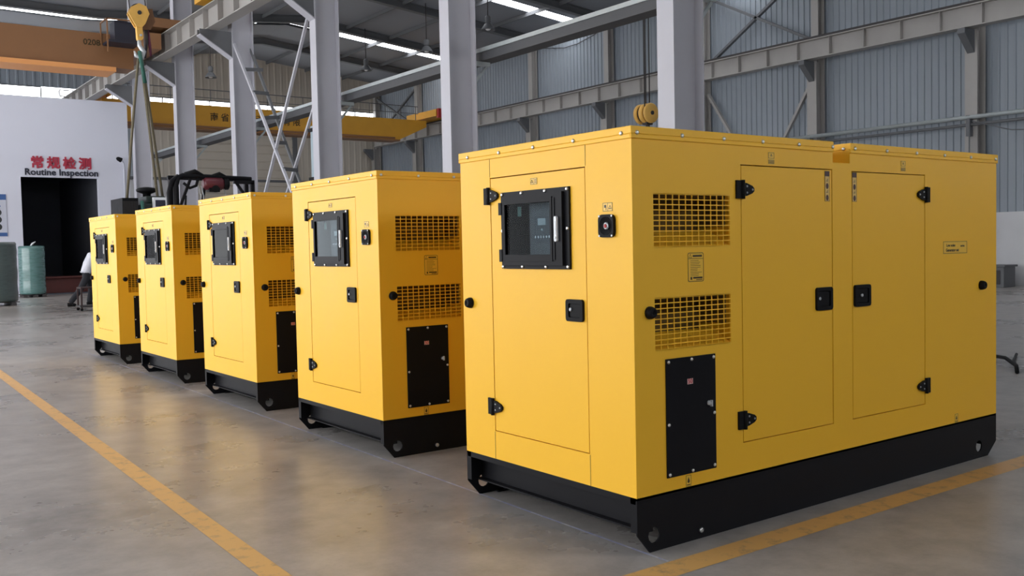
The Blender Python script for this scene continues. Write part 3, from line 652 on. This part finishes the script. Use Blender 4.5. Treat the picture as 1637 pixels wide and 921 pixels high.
def make_generator(label):
    G = empty('diesel_generator', (0, 0, 0), label, 'generator', 'yellow soundproof generators in a row')
    D0 = (0.342, 1.187, 0.449, 1.931)                       # front door y0 y1 z0 z1
    S1 = (0.792, 1.597, 0.450, 1.941); S2 = (1.787, 2.582, 0.452, 1.936)
    G1 = (0.142, 0.702, 1.513, 1.775); G2 = (0.142, 0.702, 1.000, 1.258)
    AP = (0.208, 0.571, 0.352, 0.952)
    top = 2.062
    # canopy
    bb = MB()
    slab(bb, 'x', 0.0, 0.03, 0.0, GW, HB, top, [D0])
    slab(bb, 'y', 0.0, 0.03, 0.03, GL, HB, top, [S1, S2, G1, G2, (1.603, 1.768, 1.98, top)])
    slab(bb, 'y', GW-0.03, 0.03, 0.03, GL, HB, top, [(1.603, 1.768, 1.98, top)])
    slab(bb, 'x', GL-0.03, 0.03, 0.03, GW-0.03, HB, top, [])
    bb.box((1.57, 0.03, 1.94), (1.80, GW-0.03, 1.98))
    bb.box((1.573, 0.03, 1.98), (1.603, GW-0.03, top)); bb.box((1.768, 0.03, 1.98), (1.798, GW-0.03, top))
    bb.box((0.03, 0.03, HB), (GL-0.03, GW-0.03, HB+0.02))
    bb.build('canopy', M_yel, G)
    # two lids with folded edges and bolts
    for (a, c, xs) in ((-0.008, 1.603, [0.03+0.312*i for i in range(6)]), (1.768, GL+0.008, [1.81+0.331*i for i in range(6)])):
        bb = MB(); bb.box((a, -0.008, top), (c, GW+0.008, GH)); 
        bb.box((a, -0.008, top-0.022), (c, 0.0, top)); bb.box((a, GW, top-0.022), (c, GW+0.008, top))
        if a < 0: bb.box((a, 0.0, top-0.022), (0.0, GW, top))
        else: bb.box((GL, 0.0, top-0.022), (c, GW, top))
        lid = bb.build('roof_cover', M_yel, G, bevel=0.003)
        for x in xs: bolt_obj(lid, (x, -0.008, top+0.006), 'y')
        if a < 0:
            for y in (0.04, 0.40, 0.74, 1.06, 1.38): bolt_obj(lid, (-0.008, y+0.02, top+0.006), 'x')
        else: bolt_obj(lid, (a, 0.04, top+0.006), 'x')
    # base frame
    bb = MB()
    def rail(y0, y1):
        poly = [(0.0, HB), (0.0, 0.10), (0.085, 0.0), (GL-0.115, 0.0), (GL, 0.09), (GL, HB)]
        hx = [0.115, GL-0.235]
        segs = []
        for q in hx: segs.append((q, 0.085))
        # side plate with two round openings, as strips
        n = 12
        hole = lambda cx: [(cx+0.040*math.cos(2*PI*k/n), 0.083+0.040*math.sin(2*PI*k/n)) for k in range(n)]
        sq = lambda cx: [(cx+0.05*s_, 0.083+0.05*t_) for s_, t_ in ((1, 0), (1, 0.58), (0.58, 1), (0, 1), (-0.58, 1), (-1, 0.58), (-1, 0), (-1, -0.58), (-0.58, -1), (0, -1), (0.58, -1), (1, -0.58))]
        for cx in hx: bb.prism(sq(cx), 'y', y0, y1, hole=hole(cx))
        a, c = hx
        # fill around the two openings
        bb.prism([(0, HB), (0, 0.10), (0.04, 0.0529), (a-0.05, 0.054), (a-0.05, 0.112), (a-0.029, 0.133), (a+0.029, 0.133), (a+0.05, 0.112), (a+0.05, HB)], 'y', y0, y1)
        bb.prism([(a-0.05, 0.054), (a-0.029, 0.033), (a+0.029, 0.033), (a+0.05, 0.054), (a+0.05, 0.0), (0.085, 0.0), (0.04, 0.0529)], 'y', y0, y1)
        bb.prism([(a+0.05, 0), (c-0.05, 0), (c-0.05, HB), (a+0.05, HB)], 'y', y0, y1)
        bb.prism([(c-0.05, HB), (c-0.05, 0.112), (c-0.029, 0.133), (c+0.029, 0.133), (c+0.05, 0.112), (c+0.05, HB)], 'y', y0, y1)
        bb.prism([(c-0.05, 0.054), (c-0.029, 0.033), (c+0.029, 0.033), (c+0.05, 0.054), (c+0.05, 0.0), (c-0.05, 0.0)], 'y', y0, y1)
        bb.prism([(c+0.05, 0), (GL-0.115, 0), (GL, 0.09), (GL, HB), (c+0.05, HB)], 'y', y0, y1)
    rail(0.0, 0.008); rail(GW-0.008, GW)
    # folded lips, cross members and top plate
    for y0, y1 in ((0.008, 0.045), (GW-0.045, GW-0.008)):
        bb.box((0.0, y0, 0.11), (0.008, y1, HB)); bb.box((GL-0.008, y0, 0.10), (GL, y1, HB)); bb.box((0.2, y0, 0.0), (GL-0.3, y1, 0.008))
    bb.box((0.10, 0.008, 0.10), (0.115, GW-0.008, HB-0.02)); bb.box((0.0, 0.008, HB-0.032), (0.115, GW-0.008, HB-0.012)); bb.box((0.06, 0.008, 0.10), (0.10, GW-0.008, 0.108))
    bb.box((GL-0.06, 0.008, 0.06), (GL-0.045, GW-0.008, HB-0.02))
    bb.box((0.0, 0.0, HB-0.012), (GL, GW, HB))
    for x in (0.62, 1.2, 2.2, 2.9): bb.box((x, 0.012, 0.01), (x+0.06, GW-0.012, HB-0.02))
    bf = bb.build('base_frame', M_base, G)
    bb = MB(); bb.lathe([(0.014, 0), (0.014, -0.012), (0.006, -0.014)], (0, 0, 0), 'y', 10); o = bb.build('drain_plug', M_chrome, bf); o.location = (0.45, 0.0, 0.045)
    # front control door
    W0 = (0.590, 1.005, 1.480, 1.770)                        # clear opening behind the pane
    bb = MB(); slab(bb, 'x', 0.001, 0.022, D0[0]+0.006, D0[1]-0.006, D0[2]+0.005, D0[3]-0.006, [(W0[0]-0.012, W0[1]+0.012, W0[2]-0.012, W0[3]+0.012)])
    door = bb.build('control_door', M_yel, G)
    hinge(door, (0.0, 1.190, 1.825), 'x', -1); hinge(door, (0.0, 1.190, 0.594), 'x', -1)
    latch(door, 0.366, 0.502, 1.133, 1.248, 'x', 0.0, (0.462, 1.195))
    bb = MB(); F0 = (0.462, 1.066, 1.405, 1.838)
    slab(bb, 'x', -0.012, 0.012, F0[0], F0[1], F0[2], F0[3], [W0])
    slab(bb, 'x', -0.030, 0.018, 0.500, 1.036, 1.425, 1.815, [W0])
    slab(bb, 'x', -0.036, 0.006, 0.578, 1.012, 1.448, 1.792, [(W0[0]+0.004, W0[1]-0.004, W0[2]+0.004, W0[3]-0.004)])
    for z in (1.48, 1.745): bb.box((-0.034, 1.036, z-0.035), (-0.004, 1.062, z+0.035))
    bb.box((-0.034, 0.558, 1.455), (-0.030, 0.572, 1.785))
    bb.build('window_frame', M_black, door)
    for y, z in ((1.052, 1.825), (0.87, 1.825), (0.66, 1.825), (0.475, 1.825), (1.052, 1.418), (0.87, 1.418), (0.66, 1.418), (0.475, 1.418), (1.054, 1.62), (0.474, 1.62)):
        bolt_obj(door, (-0.012, y, z), 'x', 0.0105, 0.008)
    bb = MB(); bb.box((-0.026, W0[0], W0[2]), (-0.023, W0[1], W0[3])); bb.build('window_pane', M_glass, door)
    bb = MB(); bb.prism(rrect(0.530, 0.550, 1.552, 1.685, 0.009), 'x', -0.044, -0.030); bb.m = 1; bb.box((-0.046, 0.535, 1.59), (-0.044, 0.545, 1.66)); bb.lathe([(0.007, 0), (0.007, -0.004)], (-0.044, 0.540, 1.572), 'x', 10)
    bb.build('swing_handle', [M_white_plastic, M_silver], door)
    # control gear behind the pane
    bb = MB(); bx = 0.16
    bb.box((bx, W0[0]-0.02, W0[2]-0.02), (bx+0.01, W0[1]+0.02, W0[3]+0.02))
    for a in ((W0[0]-0.01, W0[0]-0.002), (W0[1]+0.002, W0[1]+0.01)): bb.box((0.0005, a[0], W0[2]-0.01), (bx, a[1], W0[3]+0.01))
    for a in ((W0[2]-0.01, W0[2]-0.002), (W0[3]+0.002, W0[3]+0.01)): bb.box((0.0005, W0[0]-0.01, a[0]), (bx, W0[1]+0.01, a[1]))
    bb.m = 1; bb.box((0.05, W0[0], W0[2]), (0.055, 0.88, W0[3]))
    bb.m = 0; bb.box((0.035, 0.66, 1.545), (0.05, 0.82, 1.695))
    bb.m = 2; bb.box((0.033, 0.715, 1.645), (0.036, 0.785, 1.682)); bb.box((0.033, 0.742, 1.615), (0.036, 0.756, 1.625))
    bb.m = 3
    for i in range(6): bb.lathe([(0.007, 0), (0.007, -0.004)], (0.035, 0.684+0.024*i, 1.580), 'x', 10)
    bb.m = 3; bb.box((0.02, 0.604, W0[2]+0.005), (0.03, 0.626, W0[3]-0.004))
    bb.m = 4; bb.box((0.046, 0.955, 1.70), (0.05, 0.985, 1.755))
    bb.build('control_panel', [M_dark, mat('panel_grey', (0.055, 0.06, 0.063), 0.45), M_lcd, M_white_plastic, M_green_tag], door)
    def d_small(bb, pl):
        outline(pl, 0.742, 0.800, 1.868, 1.902); pl(0.770, 0.772, 1.868, 1.902, 1.5, 1); tri(bb, 'x', 0.0, 0.786, 1.884, 0.011, 0.35)
        for k in range(3): pl(0.747, 0.765, 1.875+0.008*k, 1.879+0.008*k, 1.5, 1)
    sticker(door, 'warning_sticker', 'x', 0.742, 0.800, 1.868, 1.902, 0.001, d_small, [M_stick, M_ink])
    # horn beside the door
    bb = MB(); bb.prism(rrect(0.118, 0.230, 1.566, 1.680, 0.028), 'x', -0.018, 0.0, hole=rrect(0.130, 0.218, 1.580, 1.666, 0.034))
    bb.prism(rrect(0.130, 0.218, 1.580, 1.666, 0.034), 'x', -0.004, 0.0)
    bb.lathe([(0.046, -0.019), (0.042, -0.016), (0.020, -0.006)], (0, 0.174, 1.623), 'x', 20, cap=False)
    bb.m = 1; bb.lathe([(0.018, -0.008), (0.018, -0.016), (0.012, -0.018)], (0, 0.174, 1.623), 'x', 16)
    bb.m = 2; bb.lathe([(0.011, -0.017), (0.009, -0.022), (0.002, -0.023)], (0, 0.174, 1.623), 'x', 12)
    bb.m = 1
    for y, z in ((0.128, 1.672), (0.220, 1.672), (0.128, 1.574), (0.220, 1.574)): bb.lathe([(0.006, -0.017), (0.005, -0.021)], (0, y, z), 'x', 8)
    bb.build('horn', [M_plastic, M_silver, M_red], G)
    def d_horn(bb, pl):
        outline(pl, 0.140, 0.210, 1.696, 1.738); pl(0.172, 0.174, 1.696, 1.738, 1.5, 1); tri(bb, 'x', 0.0, 0.157, 1.715, 0.012, 0.4)
        pl(0.184, 0.188, 1.702, 1.728, 1.5, 1); pl(0.188, 0.200, 1.714, 1.728, 1.5, 1)
    sticker(G, 'warning_sticker', 'x', 0.140, 0.210, 1.696, 1.738, 0.0, d_horn, [M_stick, M_ink])
    # rubber plugs
    for p, ax in (((0, 1.412, 1.197), 'x'), ((0.104, 0, 1.191), 'y'), ((3.284, 0, 1.198), 'y')):
        bb = MB(); bb.lathe([(0.032, 0), (0.032, -0.012), (0.026, -0.03), (0.022, -0.034), (0.012, -0.034), (0.010, -0.028)], (0, 0, 0), ax, 18)
        o = bb.build('rubber_plug', M_plastic, G); o.location = p
    # air inlets: welded wire over a sloping baffle
    for (u0, u1, v0, v1) in (G1, G2):
        bb = MB(); d = 0.13
        bb.box((u0-0.03, 0.03, v0-0.02), (u0, d+0.12, v1+0.03)); bb.box((u1, 0.03, v0-0.02), (u1+0.03, d+0.12, v1+0.03)); bb.box((u0-0.03, 0.03, v1), (u1+0.03, d+0.12, v1+0.03))
        bb.prism([(0.012, v0-0.02), (0.012, v0+0.004), (d, v0+0.075), (d+0.015, v0+0.075), (d+0.015, v0-0.02)], 'x', u0, u1)
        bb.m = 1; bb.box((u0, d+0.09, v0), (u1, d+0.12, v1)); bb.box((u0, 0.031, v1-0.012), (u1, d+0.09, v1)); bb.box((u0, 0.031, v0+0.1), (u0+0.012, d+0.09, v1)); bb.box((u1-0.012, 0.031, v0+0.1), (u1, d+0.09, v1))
        gr = bb.build('air_inlet', [M_yel, M_inlet_shade], G)
        bb = MB()
        for i in range(13):
            u = u0+(u1-u0)*i/12; bb.box((u-0.0027, 0.004, v0), (u+0.0027, 0.0084, v1))
        n = 10
        for i in range(n+1):
            v = v0+(v1-v0)*i/n; bb.box((u0, 0.000, v-0.0026), (u1, 0.0044, v+0.0026))
        bb.build('wire_mesh', M_yel, gr)
    # black access panel
    bb = MB(); bb.box((AP[0], -0.008, AP[2]), (AP[1], 0.0, AP[3])); pn = bb.build('access_panel', M_black, G, bevel=0.002)
    for x, z in ((0.224, 0.936), (0.39, 0.938), (0.555, 0.936), (0.222, 0.62), (0.557, 0.645), (0.224, 0.368), (0.39, 0.366), (0.555, 0.370)): bolt_obj(pn, (x, -0.008, z), 'y', 0.009, 0.007)
    bb = MB(); bb.lathe([(0.013, 0), (0.013, -0.012), (0.008, -0.014), (0.008, -0.022), (0.003, -0.023)], (0, 0, 0), 'y', 12); bb.box((-0.004, -0.026, -0.016), (0.004, -0.012, 0.016)); o = bb.build('lock', M_silver, pn); o.location = (0.515, -0.008, 0.70)
    def d50(bb, pl): pass
    st = sticker(pn, 'number_sticker', 'y', 0.358, 0.398, 0.812, 0.840, -0.008, d50, [mat('pale_pink_tag', (0.70, 0.42, 0.40), 0.5)])
    t = text('number', '50', 0.034, M_red, (0.378, -0.0096, 0.826), SIDE, pn, extrude=0.0004, bold=0.0006)
    # side doors
    for S, hx, fl, lt, lk in ((S1, 0.797, 1, (1.430, 1.580, 1.126, 1.258), (1.455, 1.195)), (S2, 2.577, -1, (1.800, 1.962, 1.128, 1.258), (1.868, 1.195))):
        bb = MB(); bb.box((S[0]+0.006, 0.001, S[2]+0.005), (S[1]-0.006, 0.023, S[3]-0.006)); dr = bb.build('side_door', M_yel, G)
        hinge(dr, (hx, 0.0, 1.808), 'y', fl); hinge(dr, (hx, 0.0, 0.575), 'y', fl)
        latch(dr, *lt, 'y', 0.0, lk)
        sx = 1.525 if fl == 1 else 1.792
        def d_tall(bb, pl, sx=sx):
            pl(sx, sx+0.044, 1.898, 1.928, 1.5, 1); tri(bb, 'y', 0.0005, sx+0.022, 1.911, 0.010, 0.4, 0)
            outline(pl, sx, sx+0.044, 1.755, 1.928, 0.0018)
            bb.m = 1
            for z in (1.842, 1.775): bb.prism([(sx+0.022+0.012*math.cos(2*PI*k/16), z+0.017*math.sin(2*PI*k/16)) for k in range(16)], 'y', -0.002, 0.0)
            for z in (1.875, 1.810):
                for k in range(3): pl(sx+0.012+0.006*k, sx+0.030, z+0.006*k-0.006, z+0.006*k-0.003, 1.5, 1)
        sticker(dr, 'warning_sticker', 'y', sx, sx+0.044, 1.755, 1.928, 0.0, d_tall, [mat('cream_sticker', (0.70, 0.46, 0.12), 0.4), mat('dark_maroon_ink', (0.05, 0.01, 0.008), 0.4)])
    # small stickers over the doors
    for cx in (1.046, 2.331):
        def d_top(bb, pl, cx=cx):
            outline(pl, cx-0.024, cx+0.024, 1.982, 2.014, 0.002); tri(bb, 'y', 0.0, cx, 2.0, 0.009, 0.5); outline(pl, cx-0.024, cx+0.024, 1.953, 1.974, 0.002)
            for k in range(2): pl(cx-0.020, cx+0.020, 1.957+0.008*k, 1.961+0.008*k, 1.5, 1)
        sticker(G, 'warning_sticker', 'y', cx-0.026, cx+0.026, 1.951, 2.016, 0.0, d_top, [M_stick, M_ink])
    def d_note(bb, pl):
        u0, u1, v0, v1 = 0.380, 0.496, 1.332, 1.480
        bb.m = 1; bb.prism(rrect(u0, u1, v0, v1, 0.010), 'y', -0.002, 0.0, hole=rrect(u0+0.003, u1-0.003, v0+0.003, v1-0.003, 0.008))
        pl(u0, u1, 1.448, 1.4505, 1.6, 1); tri(bb, 'y', 0.0, 0.398, 1.462, 0.012, 0.3); pl(0.416, 0.484, 1.458, 1.468, 1.6, 1)
        random.seed(3)
        for k in range(10): pl(0.398, 0.398+0.05+0.04*random.random(), 1.438-0.0085*k, 1.4400-0.0085*k, 1.6, 1)
        pl(0.398, 0.410, 1.342, 1.356, 1.6, 1); pl(0.418, 0.486, 1.347, 1.356, 1.6, 1); pl(0.44, 0.486, 1.339, 1.343, 1.6, 1)
    sticker(G, 'notice_sticker', 'y', 0.379, 0.497, 1.331, 1.481, 0.0, d_note, [M_stick, M_ink])
    for cx in (0.365, 2.962):
        def d_drop(bb, pl, cx=cx):
            outline(pl, cx-0.019, cx+0.019, 0.286, 0.344, 0.002); bb.m = 1
            bb.prism([(cx, 0.334), (cx-0.009, 0.312), (cx-0.004, 0.304), (cx+0.004, 0.304), (cx+0.009, 0.312)], 'y', -0.002, 0.0)
            pl(cx-0.013, cx+0.013, 0.292, 0.297, 1.5, 1)
        sticker(G, 'drain_sticker', 'y', cx-0.02, cx+0.02, 0.285, 0.345, 0.0, d_drop, [M_stick, M_ink])
    def d_name(bb, pl): outline(pl, 2.800, 3.098, 1.424, 1.504, 0.003)
    st = sticker(G, 'name_plate', 'y', 2.798, 3.100, 1.422, 1.506, 0.0, d_name, [M_stick, M_ink])
    text('lettering', 'Low noise', 0.026, M_ink, (2.892, -0.0016, 1.478), SIDE, st, extrude=0.0004, bold=0.0008)
    text('lettering', 'series', 0.022, M_ink, (3.04, -0.0016, 1.474), SIDE, st, extrude=0.0004, bold=0.0006)
    text('lettering', 'Generator set', 0.028, M_ink, (2.912, -0.0016, 1.446), SIDE, st, extrude=0.0004, bold=0.0008)
    return G
GP = [(0, 0), (0.105, 2.745), (0.186, 5.375), (0.211, 7.928), (0.233, 10.556)]
GLB = ['largest yellow generator nearest the camera, both side doors and full right side visible',
       'yellow generator directly beside the nearest one, second in the row, black side panel visible',
       'yellow generator between the second and fourth ones, middle one of the row of five',
       'small looking yellow generator between the middle one and the last one of the row',
       'farthest yellow generator at the end of the row, beside the worker and dark doorway']
G = make_generator(GLB[0]); index_kids()
for p_, lb in list(zip(GP, GLB))[1:]: copy_thing(G, (p_[0], p_[1], 0), lb)
bb = MB()
for y in (0.339, 1.187):
    bb.box((-0.0015, y-0.002, 1.935), (0, y+0.002, 2.04)); bb.box((-0.0015, y-0.002, HB), (0, y+0.002, 0.446))
bb.build('panel_joint', mat('joint_line_brown', (0.35, 0.20, 0.02), 0.6), G)

# ------------------------------------------------------------------ film-wrapped drums
def drum(loc, r, h, m, label, tail=False):
    d = empty('wrapped_drum', loc, label, 'drum', 'film wrapped drums')
    g = MB(); prof = [(r*0.96, 0.12), (r, 0.16)]
    for i in range(9): z = 0.2+(h-0.3)*i/8; prof += [(r*(1.0+0.012*math.sin(i*2.1)), z), (r*(1.0+0.012*math.cos(i*1.7)), z+0.05)]
    prof += [(r, h-0.05), (r*0.96, h), (r*0.9, h-0.01), (0.02, h+0.01)]
    g.lathe(prof, (0, 0, 0), 'z', 28); g.build('drum_body', m, d)
    g = MB()
    for x in (-0.7, 0, 0.7): g.box((x*r-0.07, -r*0.95, 0.0), (x*r+0.07, r*0.95, 0.09))
    for y in (-0.6, 0.6): g.box((-r*0.95, y*r-0.06, 0.09), (r*0.95, y*r+0.06, 0.12))
    g.build('pallet', M_rail, d)
    if tail:
        g = MB(); g.tube([(-0.05, -0.2, h), (0.02, -0.22, h+0.09), (0.12, -0.2, h+0.16)], [0.03, 0.04, 0.015], 6); g.build('film_tail', M_white_plastic, d)
drum((1.42, 31.0, 0), 0.78, 2.02, M_wrapd, 'grey green film wrapped drum at the left picture edge')
drum((3.62, 36.75, 0), 0.46, 1.95, M_wrap, 'teal film wrapped drum in front of the white wall, left of the dark doorway', True)
b = MB(); b.box((3.9, RY+1.6, 0.012), (6.5, RY+2.2, 0.62)); b.box((4.0, RY+1.5, 0.62), (6.4, RY+2.3, 0.70))
tag(b.build('low_bench', M_brick, bevel=0.02), 'low reddish brown bench just inside the dark doorway', 'bench')

# ------------------------------------------------------------------ worker bending beside the farthest generator
def skin_obj(name, verts, edges, m, parent, root=0, sub=2):
    me = bpy.data.meshes.new(name); me.from_pydata([v[:3] for v in verts], edges, []); me.materials.append(m)
    o = bpy.data.objects.new(name, me); COL.objects.link(o)
    md = o.modifiers.new('skin', 'SKIN'); md.use_smooth_shade = True
    sk = me.skin_vertices[0].data if me.skin_vertices else None
    if sk is None:
        me.skin_vertices  # created with the modifier
    for i, v in enumerate(verts):
        r = v[3]; me.skin_vertices[0].data[i].radius = r if isinstance(r, tuple) else (r, r)
        me.skin_vertices[0].data[i].use_root = (i == root)
    s = o.modifiers.new('sub', 'SUBSURF'); s.levels = sub; s.render_levels = sub
    if parent is not None: o.parent = parent
    return o
def ensure_skin(me):
    pass
def person():
    root = empty('person', (3.68, 28, 0), 'person in white shirt and dark trousers bending over behind the farthest generator', 'person')
    pel, wst, chs, nck = (-0.06, 0, 0.98), (-0.02, 0, 1.16), (0.08, 0, 1.44), (0.22, 0, 1.64)
    hd = (0.36, 0, 1.76)
    V = [(*pel, (0.12, 0.09)), (*wst, (0.11, 0.08)), (*chs, (0.09, 0.07)), (*nck, 0.055), (*hd, 0.095), (0.345, 0, 1.84, 0.125), (0.36, 0, 1.91, 0.10)]
    E_ = [(0, 1), (1, 2), (2, 3), (3, 4), (4, 5), (5, 6)]
    def chain(st, pts):
        p = st
        for q in pts: V.append(q); E_.append((p, len(V)-1)); p = len(V)-1
        return p
    hands = []
    for s in (-1, 1):
        e = chain(2, [(0.14, 0.17*s, 1.48, 0.05), (0.36, 0.24*s, 1.26, 0.046), (0.62, 0.17*s, 1.10, 0.034), (0.69, 0.16*s, 1.07, 0.034)])
        for k in range(4):
            o = (k-1.5)*0.02
            chain(e, [(0.745, 0.16*s+o, 1.055, 0.010), (0.785-0.008*abs(k-1.2), 0.16*s+o*1.1, 1.03, 0.009), (0.79, 0.16*s+o*1.1, 1.0, 0.007)])
        chain(e, [(0.71, 0.16*s-0.045*s, 1.055, 0.011), (0.745, 0.16*s-0.065*s, 1.03, 0.008)])
    chain(0, [(-0.06, -0.10, 0.90, 0.08), (-0.24, -0.12, 0.50, 0.055), (-0.56, -0.12, 0.15, 0.034), (-0.59, -0.12, 0.07, 0.03), (-0.48, -0.12, 0.05, 0.022)])
    chain(0, [(-0.02, 0.10, 0.90, 0.08), (0.12, 0.12, 0.50, 0.055), (0.03, 0.12, 0.15, 0.034), (0.03, 0.12, 0.07, 0.03), (0.16, 0.12, 0.05, 0.022)])
    skin_obj('body', V, E_, M_skin, root)
    V2 = [(-0.06, 0, 1.02, (0.165, 0.15)), (-0.03, 0, 1.16, (0.18, 0.155)), (0.07, 0, 1.42, (0.25, 0.20)), (0.15, 0, 1.55, (0.19, 0.15)), (0.19, 0, 1.62, (0.07, 0.07))]
    E2 = [(0, 1), (1, 2), (2, 3), (3, 4)]
    for s in (-1, 1):
        n = len(V2); V2 += [(0.15, 0.22*s, 1.48, 0.10), (0.36, 0.24*s, 1.26, 0.074), (0.58, 0.18*s, 1.13, 0.05)]; E2 += [(2, n), (n, n+1), (n+1, n+2)]
    skin_obj('shirt', V2, E2, M_cloth_w, root, 1)
    V3 = [(-0.05, 0, 1.07, (0.17, 0.14)), (-0.06, 0, 0.97, (0.18, 0.14)), (-0.06, -0.10, 0.88, 0.115), (-0.26, -0.12, 0.50, 0.095), (-0.58, -0.12, 0.08, 0.085), (-0.03, 0.10, 0.88, 0.115), (0.12, 0.12, 0.50, 0.095), (0.03, 0.12, 0.06, 0.085)]
    skin_obj('trousers', V3, [(0, 1), (1, 2), (2, 3), (3, 4), (1, 5), (5, 6), (6, 7)], M_cloth_d, root, 1)
    for pts in ([(-0.64, -0.12, 0.055), (-0.56, -0.12, 0.06), (-0.44, -0.12, 0.045), (-0.38, -0.12, 0.038)], [(-0.04, 0.12, 0.055), (0.04, 0.12, 0.06), (0.16, 0.12, 0.045), (0.22, 0.12, 0.038)]):
        skin_obj('shoe', [(*p, r) for p, r in zip(pts, ((0.055, 0.06), (0.062, 0.065), (0.058, 0.052), (0.036, 0.036)))], [(0, 1), (1, 2), (2, 3)], M_plastic, root, 1)
    g = MB(); g.lathe([(0.02, 0.118), (0.07, 0.105), (0.105, 0.06), (0.116, 0.0), (0.108, -0.05)], (0, 0, 0), 'z', 18); h = g.build('hair', M_hair, root); h.location = (0.305, 0, 1.885); h.rotation_euler = (0, -0.45, 0)
    g = MB(); g.lathe([(0.012, 0), (0.018, 0.012), (0.006, 0.026)], (0.435, 0, 1.795), 'x', 10); g.m = 1
    for s in (-1, 1): g.lathe([(0.012, 0.0), (0.010, 0.006)], (0.436, 0.033*s, 1.835), 'x', 10)
    g.m = 2; g.box((0.428, -0.025, 1.752), (0.438, 0.025, 1.760)); g.m = 0
    for s in (-1, 1): g.lathe([(0.028, -0.008), (0.030, 0.0), (0.02, 0.010)], (0.33, 0.088*s, 1.80), 'y', 12)
    g.build('face', [M_skin, M_hair, M_red], root)
person()
ct = empty('hand_cart', (2.86, 25.2, 0), 'low dark tool cart on castors beside the farthest generator, near the worker', 'cart')
g = MB(); g.box((-0.05, -0.25, 0.62), (0.65, 0.25, 0.66)); g.build('top_tray', M_cart, ct)
g = MB(); g.box((-0.08, -0.27, 0.10), (0.68, 0.27, 0.15)); g.build('bottom_shelf', M_rail, ct)
for x in (-0.03, 0.63):
    for y in (-0.23, 0.23):
        g = MB(); g.box((x-0.02, y-0.02, 0.06), (x+0.02, y+0.02, 0.62)); o = g.build('leg', M_cart, ct)
        g = MB(); g.lathe([(0.04, -0.018), (0.045, 0), (0.04, 0.018)], (x, y, 0.045), 'y', 14); g.build('castor', M_plastic, o)
